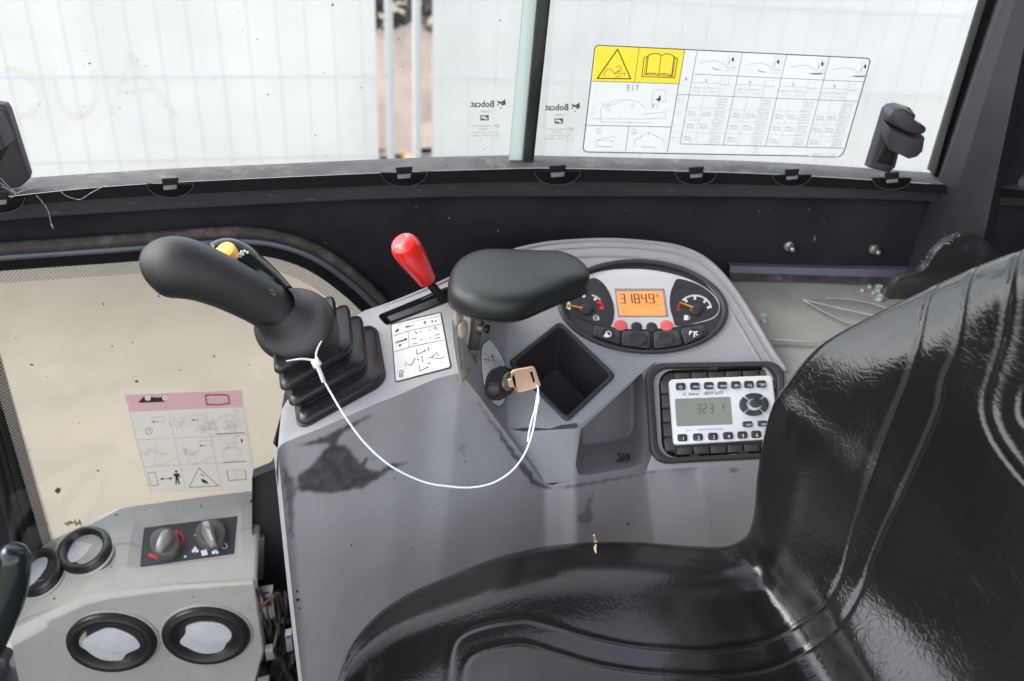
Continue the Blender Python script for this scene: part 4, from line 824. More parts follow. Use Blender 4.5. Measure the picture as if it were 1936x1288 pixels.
# push buttons in the lower part of the bezel
for k, (q, e_) in enumerate([(((370, 695), (575, 735), (580, 850), (355, 775)), (470, 768, 60, 45)), (((600, 740), (825, 745), (830, 885), (590, 855)), (720, 810, 82, 58)), (((860, 745), (1060, 735), (1095, 850), (865, 888)), (955, 808, 70, 55)), (((1085, 725), (1270, 690), (1300, 775), (1120, 850)), (1195, 765, 68, 45))]):
    qq = rrect([cc3(*a) for a in q], .1, .12, 4)
    bt = MB().prism([P4(*a, .0005) for a in qq], P4.n*.0042, .0008).build('push_button', 'button_black', clu)
    a = cc3(e_[0], e_[1]); MB().loft(rings_on(P4, (a[0], a[1], (e_[2]/4.4, 0), (0, e_[3]/4.4)), [(1.08, .0045), (1.0, .0062), (.9, .0064), (.5, .0056), (.1, .0054)]), True, False, True).build('button_pad', 'button_black', bt)
    pr = Pr(lambda x, y, h: P4(x, y, .0058+h), cc3)
    if k == 0: pr.circ('white_print', 485, 755, 22, 9, 18); pr.poly('white_print', [(432, 782), (470, 745), (500, 778), (460, 786)])
    if k == 3:
        for q2 in ([(1160, 745), (1185, 735)], [(1165, 730), (1160, 760)], [(1200, 735), (1200, 780)], [(1185, 785), (1205, 785)], [(1205, 745), (1225, 735)], [(1215, 755), (1225, 765)]): pr.line('white_print', q2, 9)
    pr.build(bt)
mbl = MB().tess(dial_px, [], lambda x, y: P4(x, y, .0035)); mbl.build('lens', 'lens', clu, flip=False)
# ------------------------------------------------------------------ radio
rad = thing('radio', 'rugged black and silver radio set in the console with grey screen reading 32 3', 'radio', P5_(1350, 780))
rc = crop(1180, 660, 5.366)
ring_o = [P5_(*q) for q in rb_o]; ci = sum(ring_o, Vector())/len(ring_o); n5 = P5_.n
rs_ = lambda k, h: [ci+(p-ci)*k+n5*h for p in ring_o]
MB().loft([rs_(1.0, -.001), rs_(.995, .005), rs_(.97, .0075), rs_(.90, .0065), rs_(.885, .003), rs_(.88, -.02)], True).build('bezel', 'bezel_black', rad)
body_c = [(1244, 712), (1466, 704), (1472, 852), (1254, 862)]
MB().prism([P5_(*q, -.018) for q in rrect(body_c, .08, .1, 5)], n5*.016, .004).build('housing', 'radio_body', rad)
bq = quad(body_c)
def rib(u0, v0, u1, v1):
    q = [bq(u0, v0), bq(u1, v0), bq(u1, v1), bq(u0, v1)]; MB().prism([P5_(*a, -.010) for a in q], n5*.0125, .0022).build('rib', 'radio_body', rad)
for k in range(5): rib(.0, .08+k*.18, .10, .08+k*.18+.165)
for k in range(6): rib(.12+k*.145, -.005, .12+k*.145+.135, .075)
for k in range(6): rib(.10+k*.145, .92, .10+k*.145+.135, 1.02)
for k in range(5): rib(.93, .08+k*.18, 1.0, .08+k*.18+.165)
for x, y in ((1347, 697), (1312, 863), (1404, 857)): MB().prism([P5_(*a, .003) for a in ((x-8, y-3), (x+9, y-3), (x+9, y+4), (x-8, y+4))], n5*.0035).build('clip', 'ink', rad)
fp_c = [(1263, 720), (1457, 712), (1470, 831), (1272, 843)]
fpl = MB().prism([P5_(*q, .001) for q in rrect(fp_c, .035, .055, 4)], n5*.006, .0012).build('faceplate', 'radio_face', rad)
FH = .007
lc = [rc(*q) for q in [(513, 508), (1076, 486), (1098, 765), (530, 787)]]
lcd = MB().prism([P5_(*q, FH-.0005) for q in rrect(lc, .03, .05, 3)], n5*.0009).build('screen', 'lcd_green', rad)
pr = Pr(lambda x, y, h: P5_(x, y, FH+.0004+h), rc); mat('lcd_ink_green', (.13, .14, .115), .5)
for ch, x in (('3', 740), ('2', 800), ('3', 870)): digit(pr, 'lcd_ink_green', ch, x, 562-(x-740)*.04, 32, 88, 9)
digit(pr, 'lcd_ink_green', 'F', 1000, 562, 26, 60, 7); pr.build(lcd)
def btn(q, name='button', txt=None, rr=.3, size=30, dy=0, col='white_print'):
    qq = rrect([rc(*a) for a in q], rr*.6, rr, 4)
    o = MB().prism([P5_(*a, FH-.0005) for a in qq], n5*.0030, .0010).build(name, 'button_black', rad)
    if txt:
        pp = Pr(lambda x, y, h: P5_(x, y, FH+.0025+h), rc); cx_ = sum(a[0] for a in q)/4; cy_ = sum(a[1] for a in q)/4
        if txt == 'o': pp.circ(col, cx_+5, cy_+4, 13, 5, 14)
        else:
            w_ = len(txt)*size*.33; pp.text(col, txt, cx_-w_/2+8, cy_+size*.36+4+dy, size, (1, -.03))
        pp.build(o)
for k, (x, tx) in enumerate(zip((568, 713, 853, 990, 1126, 1258, 1385), ('o', 'MUTE', 'MENU', 'BAND', 'SRC', 'EQ', 'TEST'))):
    y = 384-k*4.2; btn([(x-48, y-35), (x+48, y-37), (x+52, y+34), (x-45, y+36)], txt=tx, size=32 if k else 30)
for k, x in enumerate((588, 745, 898, 1050, 1196, 1336, 1476)):
    y = 903-k*7; btn([(x-52, y-35), (x+46, y-37), (x+52, y+35), (x-48, y+37)], txt=str(k+1) if k < 6 else None, size=52)
for k, x in enumerate((1247, 1400)): btn([(x-50, 738-k*6), (x+48, 735-k*6), (x+52, 792-k*6), (x-46, 795-k*6)], txt=('DISP', 'SEEK')[k], size=28)
# four way pad
def arcbtn(a0, a1, r0, r1):
    cx_, cy_ = 1312, 566; q = [(cx_+r1[0]*math.cos(t), cy_+r1[1]*math.sin(t)) for t in np.linspace(a0, a1, 9)]+[(cx_+r0[0]*math.cos(t), cy_+r0[1]*math.sin(t)) for t in np.linspace(a1, a0, 9)]
    MB().prism([P5_(*rc(*a), FH-.0005) for a in q], n5*.0034, .0008).build('button', 'button_black', rad)
R_ = math.radians
for a0, a1 in ((-128, -52), (-42, 42), (52, 128), (138, 222)): arcbtn(R_(a0), R_(a1), (82, 62), (148, 115))
a = rc(1312, 566); MB().loft(rings_on(P5_, (a[0], a[1], (11, -.3), (.5, 8)), [(1, FH-.0005), (1, FH+.002), (.8, FH+.0028)]), True, False, True).build('button', 'button_black', rad)
pr = Pr(lambda x, y, h: P5_(x, y, FH+h), rc)
pr.text('ink', 'RF', 598, 472, 34, (.8, -.03)); pr.text('ink', 'Bobcat', 655, 470, 42, (.9, -.03)); pr.text('ink', 'HEAVY DUTY', 806, 468, 46, (.72, -.03)); pr.text('ink_grey', 'iPod', 630, 835, 28, (1, -.03)); pr.text('ink_grey', 'SHORTWAVE RECEIVER', 745, 830, 30, (.83, -.03)); pr.build(rad, {'ink': 'lettering', 'ink_grey': 'lettering'})
# ------------------------------------------------------------------ ignition switch, key and its tether
ic = crop(840, 560, 5.854)
ign = thing('ignition_switch', 'round black ignition switch on a white leaf shaped symbol plate', 'ignition switch', P2(940, 720))
leaf = [(497, 485), (540, 530), (590, 600), (640, 690), (672, 770), (684, 850), (690, 1000), (672, 1130), (640, 1190), (605, 1212), (560, 1195), (500, 1120), (455, 1020), (430, 900), (416, 760), (414, 640), (420, 555), (450, 520)]
lp = [ic(*q) for q in cat2(leaf, 3, True)]; lcx = sum(q[0] for q in lp)/len(lp); lcy = sum(q[1] for q in lp)/len(lp)
MB().prism([P2(lcx+(x-lcx)*1.06, lcy+(y-lcy)*1.025, .0002) for x, y in lp], P2.n*.0005).build('plate_border', 'bezel_black', ign)
MB().prism([P2(x, y, .0007) for x, y in lp], P2.n*.0005).build('symbol_plate', 'white_plastic', ign)
pr = Pr(lambda x, y, h: P2(x, y, .0012+h), ic)
pr.line('ink_red', [(435, 695), (510, 712)], 13)
for dx, dy in ((0, 0), (75, 5)): pr.line('ink_grey', [(435+dx, 650+dy), (455+dx, 628+dy), (500+dx, 690+dy), (495+dx, 740+dy), (475+dx, 752+dy), (460+dx, 730+dy), (450+dx, 690+dy)], 5)
pr.line('ink_grey', [(588, 715), (600, 700), (640, 745)], 5); pr.line('ink_light', [(592, 715), (605, 785)], 5); pr.poly('ink', [(518, 660), (532, 650), (545, 672), (528, 685)]); pr.poly('ink', [(540, 705), (555, 700), (558, 716), (545, 720)]); pr.line('ink', [(530, 670), (550, 710)], 6)
pr.line('ink_light', [(500, 1130), (530, 1170)], 5); pr.line('ink_light', [(565, 1185), (605, 1190)], 6)
pr.build(ign)
e = (*ic(560, 978), (20, 3), (-4, 31))
k1 = rings_on(P2, e, [(1.0, .001), (1.0, .006), (.97, .011)]); kc = sum(k1[-1], Vector())/48; axis = (P2.n+Vector((.10, -.15, .1))).normalized()
up_ = lambda k, h: [kc+(p-kc)*k+axis*h for p in k1[-1]]
MB().loft(k1+[up_(.93, .003), up_(.88, .006), up_(.62, .0075), up_(.60, .005)], True, False, False).build('switch_collar', 'bezel_black', ign)
for t in np.linspace(0, 6.28, 9)[:-1]: 
    i = int(t/6.2832*48) % 48; p = k1[1][i]; MB().tube([p, up_(.93, .003)[i]], .0013, 6).build('grip_rib', 'bezel_black', ign)
MB().loft([up_(.60, .004), up_(.60, .0080), up_(.50, .0100), up_(.2, .0105)], True, False, True).build('lock_barrel', 'steel', ign)
yk = .792
key = thing('ignition_key', 'flat copper coloured key standing in the ignition switch', 'key', UY(1000, 715, yk))
kp = lambda x, y: UY(*ic(x, y), yk)
kh = [(742, 845), (775, 822), (965, 786), (988, 790), (1000, 806), (1058, 972), (1055, 995), (1035, 1005), (838, 1058), (812, 1055), (800, 1035), (775, 1010), (760, 960), (745, 910)]
sl = [(948, 842), (975, 833), (1008, 958), (990, 970)]
g = MB(); kd = Vector((0, .0024, 0)); g.tess(kh, [sl], kp); n0 = len(g.v); F0 = list(g.f); g.v += [v+kd for v in g.v[:n0]]; g.f += [[i+n0 for i in f][::-1] for f in F0]
for L0_, s0_ in ((len(kh), 0), (len(sl), len(kh))): g.f += [[s0_+i, s0_+(i+1) % L0_, s0_+(i+1) % L0_+n0, s0_+i+n0] for i in range(L0_)]
g.build('head', 'brass', key, sharp=30)
rimk = [kp(*q) for q in kh]; MB().tube([p-Vector((0, .0004, 0)) for p in rimk]+[rimk[0]-Vector((0, .0004, 0))], .0007, 6).build('rim', 'brass', key)
tipc = sum(up_(.2, .0105), Vector())/48
q = [kp(760, 925), kp(790, 1010)]; w = Vector((0, 0, 1))
MB().loft([[tipc+Vector((0, -.001, .0045)), tipc+Vector((0, .001, .0045)), tipc+Vector((0, .001, -.0045)), tipc+Vector((0, -.001, -.0045))], [kp(700, 930), kp(700, 930)+kd, kp(715, 1010)+kd, kp(715, 1010)], [kp(745, 915), kp(745, 915)+kd, kp(770, 1010)+kd, kp(770, 1010)], [kp(775, 860), kp(775, 860)+kd, kp(800, 1030)+kd, kp(800, 1030)]], True, True, True).build('blade', 'brass', key)
teth = thing('key_tether', 'thin white plastic tag loop hanging from the key across to the lever boot', 'key tether', UY(880, 922, .70))
cab_px = [(597, 688, .765), (606, 708, .76), (625, 742, .75), (650, 784, .735), (690, 838, .718), (740, 882, .705), (800, 911, .700), (850, 920, .70), (890, 922, .702), (930, 914, .708), (965, 893, .718), (990, 862, .732), (1005, 825, .748), (1013, 785, .766), (1017, 758, .778), (1017, 733, yk-.003), (1010, 728, yk+.004)]
pts = [UY(*p[:2], p[2]) for p in catmull(cab_px, 7)]
MB().tube(pts, .00105, 8).build('cord', 'cable_white', teth)
MB().tube([UY(*p[:2], p[2]) for p in catmull([(1018, 735, yk-.004), (1012, 772, .776), (1003, 805, .760), (998, 836, .75)], 6)], .0012, 8).build('cord_end', 'cable_white', teth)
MB().tube([UY(1017, 748, .782), UY(1016, 764, .774)], [(.0026, .0018)]*2, 8).build('clasp', 'white_plastic', teth)
MB().prism([UY(x, y, .766) for x, y in ((588, 682), (601, 676), (608, 686), (594, 694))], (0, -.006, .001), .0012).build('clasp', 'white_plastic', teth)
MB().tube([UY(*p[:2], p[2]) for p in catmull([(599, 690, .763), (606, 706, .758), (612, 722, .755)], 4)], [(.0025, .0016)]*9, 8).build('clasp_tail', 'white_plastic', teth)
MB().tube([UY(*p[:2], p[2]) for p in catmull([(595, 682, .764), (575, 679, .760), (558, 680, .757), (541, 683, .755)], 4)], [.0013-.0008*k/12 for k in range(13)], 6).build('loose_end', 'cable_white', teth)
MB().tube([UY(*p[:2], p[2]) for p in catmull([(598, 680, .764), (598, 668, .762), (602, 656, .760), (608, 645, .757)], 4)], [.0013-.0008*k/12 for k in range(13)], 6).build('loose_end', 'cable_white', teth)
# ------------------------------------------------------------------ armrest on its bracket
UZ = UZ_
za = UY(970, 540, .86).z
arm = thing('armrest', 'black padded wrist rest raised on a steel bracket above the console', 'armrest', UZ(960, 560, za-.03))
ac = crop(700, 420, 3.389)
ao = [ac(*q) for q in [(505, 430), (508, 345), (548, 275), (620, 225), (720, 200), (860, 198), (1000, 203), (1130, 210), (1230, 216), (1320, 245), (1385, 295), (1405, 335), (1390, 375), (1330, 405), (1230, 440), (1120, 485), (1040, 520), (960, 545), (860, 555), (760, 548), (660, 530), (580, 500), (530, 470)]]
ring = [UZ(x, y, za-.012) for x, y in cat2(ao, 4, True)]; cA = sum(ring, Vector())/len(ring)
def ar(k, h): 
    out = []
    for p in ring: d = p-cA; l = d.length; out.append(cA+d*((l-k)/l)+Vector((0, 0, h+.012)))
    return out
MB().loft([ar(.016, -.033), ar(.007, -.034), ar(.002, -.031), ar(0, -.026), ar(-.001, -.018), ar(0, -.012), ar(.003, -.0065), ar(.008, -.003), ar(.016, -.001), ar(.028, 0), [cA+(p-cA)*.4+Vector((0, 0, .0125)) for p in ring], [cA+(p-cA)*.05+Vector((0, 0, .0126)) for p in ring]], True, True, True).build('pad', 'arm_pad', arm, sharp=60)
MB().tube([UZ(x, y, za-.029) for x, y in []] or [Vector(p) for p in ar(-.0006, -.0285)]+[ar(-.0006, -.0285)[0]], .0006, 5).build('seam', 'arm_pad', arm)
yb_ = .865
def bp(x, y, d=0): return UY(*ic(x, y), yb_+d)
MB().prism([bp(*q) for q in [(205, 150), (350, 200), (375, 300), (350, 560), (335, 780), (235, 740), (215, 640), (180, 380)]], (.002, -.003, 0), .0006).build('bracket_plate', 'steel', arm)
MB().prism([bp(*q, -.003) for q in [(295, 210), (360, 225), (372, 320), (345, 560), (260, 565), (285, 400)]], (.004, -.010, 0), .001).build('bracket_flange', 'steel_dark', arm)
MB().prism([bp(*q, -.002) for q in [(250, 570), (345, 572), (335, 690), (330, 755), (240, 740), (262, 640)]], (.002, -.006, 0), .001).build('bracket_foot', 'steel_dark', arm)
for x, y, rx, ry, d in ((172, 245, 30, 75, .002), (222, 365, 34, 92, -.004)):
    c0 = bp(x, y, d); a = [bp(x+rx*math.cos(t), y+ry*math.sin(t), d) for t in np.linspace(0, 6.2832, 25)[:-1]]; v = Vector((-.006, -.006, 0))
    MB().loft([a, [p+v*.8 for p in a], [c0+v+(p-c0)*.7 for p in a]], True, True, True).build('rubber_washer', 'beige_rubber', arm)
for (x0, y0, x1, y1, r, m_) in ((372, 345, 430, 358, .0085, 'steel_dark'), (430, 350, 455, 356, .0095, 'steel'), (455, 362, 488, 370, .0055, 'seal_dark')):
    MB().tube([bp(x0, y0, -.008), bp(x1, y1, -.010)], r, 6 if r > .009 else 12).build('bolt', m_, arm)
MB().prism([bp(*q, .006) for q in [(165, 370), (182, 375), (215, 560), (240, 640), (245, 740), (222, 720), (195, 560)]], (0, .003, 0)).build('slot', 'ink', arm)
# recess in the console behind the bracket
rec = Pl.three(B_, P1(861, 566), P4(958, 690))
MB().prism([rec(*ic(*q), .0008) for q in cat2([(80, 300), (110, 250), (150, 220), (200, 300), (215, 600), (245, 740), (300, 790), (205, 950), (165, 880), (110, 600)], 3, True)], rec.n*.0006, .0003).build('bracket_recess', mat('recess_tan', (.26, .25, .22), .6, dirt=.4), con)
# ------------------------------------------------------------------ red lever
lev = thing('throttle_lever', 'bright red conical lever knob on a black shaft behind the armrest', 'lever', P1(845, 572))
T0, T1, T2 = UY(761, 458, .955), UY(806, 528, .985), P1(848, 578, -.01)
ax = (T1-T0).normalized()
prof = [(0, .006), (-.0005, .011), (.0015, .0155), (.006, .0182), (.013, .0187), (.022, .0180), (.036, .0158), (.050, .0132), (.058, .0122), (.060, .009)]
kl = (T1-T0).length/.058
MB().tube([T0+ax*a*kl for a, r in prof], [r for a, r in prof], 28).build('knob', 'red_plastic', lev)
MB().tube([T1, T1.lerp(T2, .5), T2], [.0058, .0058, .0062], 12).build('shaft', 'black_gloss', lev)
# ------------------------------------------------------------------ joystick with bellows boot
joy = thing('joystick', 'black joystick with bent bulbous grip and stepped bellows boot', 'joystick', P1(635, 712))
layers = [[(566, 808), (727, 720), (708, 612), (552, 696)], [(548, 772), (697, 690), (684, 592), (534, 676)], [(531, 742), (670, 660), (659, 572), (521, 656)], [(519, 708), (640, 645), (632, 556), (515, 640)]]
H = [.003, .021, .039, .056]
def lay(k, sc, h):
    q = layers[k]; R0 = [P1(*a, H[k]) for a in rrect([q[3], q[2], q[1], q[0]], .14, .17, 5)]; c = sum(R0, Vector())/len(R0); return [c+(p-c)*sc+P1.n*h for p in R0]
rings = [lay(0, 1.0, -.006), lay(0, 1.02, 0), lay(0, 1.0, .004), lay(0, .93, .0065)]
for k in (1, 2, 3):
    mid = [a.lerp(b, .5) for a, b in zip(lay(k-1, .76, .010), lay(k, .80, -.009))]
    rings += [mid, lay(k, .96, -.006), lay(k, 1.01, -.002), lay(k, .99, .003), lay(k, .92, .0055)]
rings += [lay(3, .75, .004), lay(3, .40, .002)]
MB().loft(rings, True, False, True).build('bellows_boot', 'boot_rubber', joy, sharp=50)
MB().loft([lay(0, 1.05, -.004), lay(0, 1.05, -.001), lay(0, 1.0, .0)], True).build('boot_flange', 'boot_rubber', joy)
jc = crop(220, 420, 3.0661)
g0 = [(1020, 598, .852, 150, 175), (985, 570, .854, 135, 165), (955, 545, .855, 122, 148), (910, 505, .855, 118, 136), (840, 465, .853, 122, 132), (740, 410, .850, 132, 137), (620, 350, .846, 145, 144), (500, 300, .843, 158, 155), (390, 268, .841, 166, 166), (310, 262, .840, 160, 165), (240, 262, .840, 128, 145), (195, 266, .840, 92, 112), (165, 272, .841, 45, 60)]
cen = [Vector(UY(*jc(x, y), d)) for x, y, d, a, b in g0]; pxs = 1/(3.0661*FPX)
P_ = []; R2 = []
for (x, y, d, a, b), c in zip(g0, cen): k = np.linalg.norm(c)*pxs; P_.append((*c, a*k, b*k))
sm = catmull(P_, 4); Pc = [Vector(q[:3]) for q in sm]; view = Vector(ray(*jc(700, 420))).normalized()
MB().tube(Pc, [(q[3]*.96, q[4]) for q in sm], 32, flat=view).build('grip', 'grip_rubber', joy, sharp=0)
# skirt below the collar
PC = Pl(UY(*jc(1035, 600), .848), (-.40, -.50, .77))
def cring(k, h, sx=0, sy=0): return [PC(*jc(1035+sx+k*(222*math.cos(t)+52*math.sin(t)), 600+sy+k*(-75*math.cos(t)+195*math.sin(t))), 0)+PC.n*h for t in np.linspace(0, 2*math.pi, 49)[:-1]]
MB().loft([cring(.55, -.030, 60, 70), cring(.80, -.022, 25, 30), cring(.93, -.012, 6, 8), cring(.99, -.005), cring(1.0, 0), cring(.985, .004), cring(.94, .008, -3, -3), cring(.86, .0105, -8, -8), cring(.76, .013, -14, -14), cring(.67, .0165, -22, -22), cring(.60, .022, -32, -32), cring(.54, .030, -45, -45)], True).build('collar', 'grip_rubber', joy, sharp=0)
# second half of the head with the button, behind the grip
tr_ = catmull([(*UY(*jc(560, 205), .885), .016), (*UY(*jc(640, 190), .892), .019), (*UY(*jc(720, 215), .898), .019), (*UY(*jc(800, 275), .90), .017), (*UY(*jc(900, 350), .897), .014), (*UY(*jc(985, 415), .885), .010)], 5)
MB().tube([Vector(q[:3]) for q in tr_], [q[3] for q in tr_], 16).build('switch_housing', 'gloss_black', joy, sharp=0)
bc = Vector(UY(*jc(622, 180), .876)); bn = Vector((-.25, -.35, .9)).normalized(); u = bn.orthogonal().normalized(); w = bn.cross(u)
MB().loft([[bc+bn*h+(u*math.cos(t)+w*math.sin(t))*r for t in np.linspace(0, 6.2832, 25)[:-1]] for h, r in ((-.006, .0145), (.001, .0145), (.004, .013), (.0055, .009), (.006, .003))], True, False, True).build('push_button', 'amber', joy)
for k in range(9):
    p = Vector(UY(*jc(700+rng.uniform(0, 65), 168+rng.uniform(0, 32)), .872)); MB().box(p, .0022, .0018, .002).build('paint_speck', 'white_print', joy)
jg = joy.children[2] if False else None
gb = [o for o in joy.children if o.name.startswith('grip')][0]; go = root_loc(joy)
gbvh = BVHTree.FromPolygons([v.co+go for v in gb.data.vertices], [list(p.vertices) for p in gb.data.polygons])
def ongrip(x, y, h=0):
    d = Vector(ray(*jc(x, y))).normalized(); q = gbvh.ray_cast(Vector((0, 0, 0)), d)[0]; return (q or d*.95)-d*h
pr = Pr(ongrip, h=.0003)
pr.poly('ink', [(862, 368), (880, 362), (915, 385), (935, 415), (925, 438), (900, 432), (875, 400)]); pr.poly('ink_brown', [(885, 385), (910, 392), (930, 418), (915, 430), (895, 415)])
pr.line('ink', cat2([(185, 225), (188, 255), (200, 285), (225, 325), (260, 358), (305, 378)], 4), 2.5); pr.line('ink', cat2([(745, 285), (740, 318), (705, 330)], 4), 2)
pr.b = {k: v for k, v in pr.b.items()}; pr.build(joy, {'ink': 'moulding_line', 'ink_brown': 'bolt_recess'})
# ------------------------------------------------------------------ seat
seat = thing('operator_seat', 'glossy black leather operator seat with moulded seams and side bolsters', 'seat', (.3, .42, -.75))
stE = [((600, 1420), .425, -.125), ((622, 1340), .475, -.09), ((640, 1288), .520, -.05), ((660, 1220), .560, -.02), ((700, 1165), .602, -.004), ((760, 1120), .635, .0), ((850, 1080), .657, .004), ((960, 1040), .675, .006), ((1080, 1020), .685, .006), ((1200, 1018), .688, .004), ((1300, 1025), .688, 0), ((1370, 1026), .687, -.002), ((1409, 1004), .686, -.01), ((1424, 955), .686, -.02), ((1431, 880), .689, -.060), ((1454, 770), .690, -.092), ((1489, 710), .690, -.090), ((1549, 645), .680, -.080), ((1650, 588), .655, -.054), ((1750, 539), .630, -.030), ((1850, 494), .600, -.014), ((1938, 463), .570, -.006), ((2030, 436), .535, -.005), ((2110, 430), .50, -.005)]
yc = .395
NA = [60, 50, 35, 20, 8, 3, 0, 0, 0, -4, -14, -34, -58, -74, -80, -80, -74, -68, -62, -58, -54, -50, -46, -40]   # tilt of the surface normal in the x-z plane: + leans forward lip, - faces the backrest front
E3 = [UY(*q[0], q[1]) for q in stE]
rows = []
TT = 44
for k, (e, (q, y, dip)) in enumerate(zip(E3, stE)):
    a = math.radians(NA[k]); n = Vector((-math.sin(abs(a)), 0, math.cos(a)))
    hw = e.y-yc; far = Vector((e.x, e.y, e.z)); row = []
    back = k >= 13
    # rounded far edge
    edge = [(-.06, -.085), (-.035, -.075), (-.010, -.052), (0, -.026), (0, -.010), (-.006, .000), (-.016, .006)]
    sgn = 1
    col_ = []
    for dy, h in edge: col_.append((hw+dy*min(1, hw/.12), h*min(1, hw/.12+.2)))
    for t in np.linspace(1, -1, TT)[1:-1]:
        yy = t*(hw-.016); s = abs(t)
        b = .010*math.exp(-((s-.80)/.16)**2)
        d = dip*(1-s**2)**1.0
        col_.append((yy-.004*t, .006+b+d*min(1, hw/.15)))
    for dy, h in edge[::-1]: col_.append((-(hw+dy*min(1, hw/.12)), h*min(1, hw/.12+.2)))
    rows.append([Vector((e.x, yc, e.z))+Vector((0, yy, 0))+n*h for yy, h in col_])
# refine: along the profile, then across
def refine(A, m):
    A = np.array([[tuple(p) for p in r] for r in A]); out = catmull(list(A.reshape(len(A), -1)), m); return np.array(out).reshape(-1, A.shape[1], 3)
D = refine(rows, 26); D = np.transpose(refine(np.transpose(D, (1, 0, 2)), 9), (1, 0, 2))
# smooth the profile a little
for _ in range(26): D[1:-1] = .25*D[:-2]+.5*D[1:-1]+.25*D[2:]
nr, nc = D.shape[:2]
quads = [[i*nc+j, i*nc+j+1, (i+1)*nc+j+1, (i+1)*nc+j] for i in range(nr-1) for j in range(nc-1)]
flat_ = D.reshape(-1, 3); bvh = BVHTree.FromPolygons([Vector(p) for p in flat_], quads)
def onseat(x, y):
    return bvh.ray_cast(Vector((0, 0, 0)), Vector(ray(x, y)).normalized())[0]
du = np.gradient(D, axis=0); dv = np.gradient(D, axis=1); NN = np.cross(du, dv); NN /= np.linalg.norm(NN, axis=2, keepdims=True)+1e-12
c0_ = NN[nr//3, nc//2]
if c0_[2] < 0: NN = -NN
SEAMS = [([(838, 1400), (843, 1340), (847, 1288), (854, 1228), (871, 1201), (900, 1187), (934, 1178), (965, 1173), (995, 1171), (1028, 1178), (1095, 1198), (1150, 1211), (1209, 1221), (1309, 1228), (1376, 1224), (1443, 1211), (1503, 1184), (1557, 1144), (1590, 1087), (1610, 1014), (1627, 960), (1669, 838), (1696, 770), (1709, 738), (1725, 689), (1740, 626), (1750, 577), (1762, 549), (1779, 530)], .0024, .0012, .0001),
         ([(866, 1400), (870, 1340), (874, 1281), (884, 1248), (908, 1231), (961, 1218), (1001, 1218), (1055, 1234), (1142, 1258), (1242, 1271), (1350, 1275), (1443, 1265), (1510, 1238), (1577, 1191), (1624, 1121), (1651, 1047), (1677, 987), (1691, 960), (1747, 838), (1775, 769), (1784, 720), (1806, 664), (1818, 595), (1824, 555), (1834, 521), (1846, 503)], .0024, .0012, .0001),
         ([(1936, 463), (1930, 471), (1917, 496), (1905, 564), (1893, 642), (1874, 704), (1862, 744), (1860, 775), (1868, 807), (1883, 838), (1905, 870), (1940, 912), (1990, 960)], .0028, .0016, .0016),
         ([(1950, 715), (1936, 735), (1929, 762), (1931, 788), (1945, 806)], .0028, .0016, .0016)]
disp = np.zeros((nr, nc))
for pts, w, gd, rd in SEAMS:
    q = [onseat(x, y) for x, y in cat2(pts, 8)]; q = [p for p in q if p is not None]
    kd_ = kdtree.KDTree(len(q)*4); P3 = []
    for a, b in zip(q[:-1], q[1:]):
        if (a-b).length < .06: P3 += [a.lerp(b, t/6) for t in range(6)]
    kd_ = kdtree.KDTree(len(P3))
    for i, p in enumerate(P3): kd_.insert(p, i)
    kd_.balance(); arr = np.array([tuple(p) for p in P3]); lo_, hi_ = arr.min(0)-.02, arr.max(0)+.02
    ok = np.all((flat_ > lo_) & (flat_ < hi_), axis=1)
    for i in np.nonzero(ok)[0]:
        co_, idx, dist = kd_.find(Vector(flat_[i]))
        if dist < .02:
            sgn_ = 1.0
            t_ = (P3[min(idx+1, len(P3)-1)]-P3[max(idx-1, 0)]); side = t_.cross(Vector(flat_[i])-co_).dot(Vector(NN[i//nc, i % nc]))
            s = dist*(1 if side > 0 else -1)
            disp[i//nc, i % nc] += -gd*math.exp(-((s)/w)**2)+rd*math.exp(-((s-.0075)/.0045)**2)
far_ = disp.copy(); far_[:, nc//2:] = 0; disp = np.maximum(far_, far_[:, ::-1])*(np.maximum(far_, far_[:, ::-1]) > 0)+np.minimum(far_, far_[:, ::-1])*(np.minimum(far_, far_[:, ::-1]) < 0)   # the near side mirrors the far side
# broad soft puckers near the junction of cushion and backrest
for (x, y), r, a in (((1470, 1050), .030, .006), ((1445, 1090), .012, -.006), ((1425, 1120), .012, .004), ((1395, 1075), .02, .004), ((1440, 1075), .008, -.004), ((1420, 1040), .012, .003), ((1350, 1130), .05, -.004), ((1480, 1100), .02, .004)):
    c = onseat(x, y)
    if c is not None: disp += .45*a*np.exp(-np.sum((D-np.array(c))**2, axis=2)/r**2)
D = D+NN*disp[..., None]
L = root_loc(seat); me = bpy.data.meshes.new('cushion_cover'); so_ = bpy.data.objects.new('cushion_cover', me); COL.objects.link(so_); so_.parent = seat
me.from_pydata([tuple(Vector(p)-L) for p in D.reshape(-1, 3)], [], quads); me.materials.append(MATS['leather']); me.shade_smooth()
# thick underside shell and pedestal
sh = MB(); R_a = [Vector(p) for p in D[::18, 3]]; R_b = [Vector(p) for p in D[::18, nc-4]]
sh.loft([R_a, [p+Vector((.02, -.04, -.05)) for p in R_a], [p+Vector((.02, .04, -.05)) for p in R_b], R_b], False); sh.build('seat_shell', 'cab_dark', seat)
MB().prism([(.0, .25, -1.2), (.36, .25, -1.2), (.36, .55, -1.2), (.0, .55, -1.2)], (0, 0, .42), .01).build('pedestal', 'cab_dark', seat)
stw = thing('straw_bit', 'small pale straw fragment stuck on the far rim of the seat cushion', 'straw', onseat(1125, 1030) or (.2, .68, -.65))
spx = [(1122, 1012), (1125, 1024), (1124, 1036), (1126, 1046)]
q = [onseat(x, y) or UY(x, y, .684) for x, y in spx]
MB().tube([p+Vector((0, -.0015, .0015)) for p in q], [(.0014, .0007), (.002, .0008), (.0016, .0007), (.0006, .0004)], 6).build('fragment', 'straw', stw)
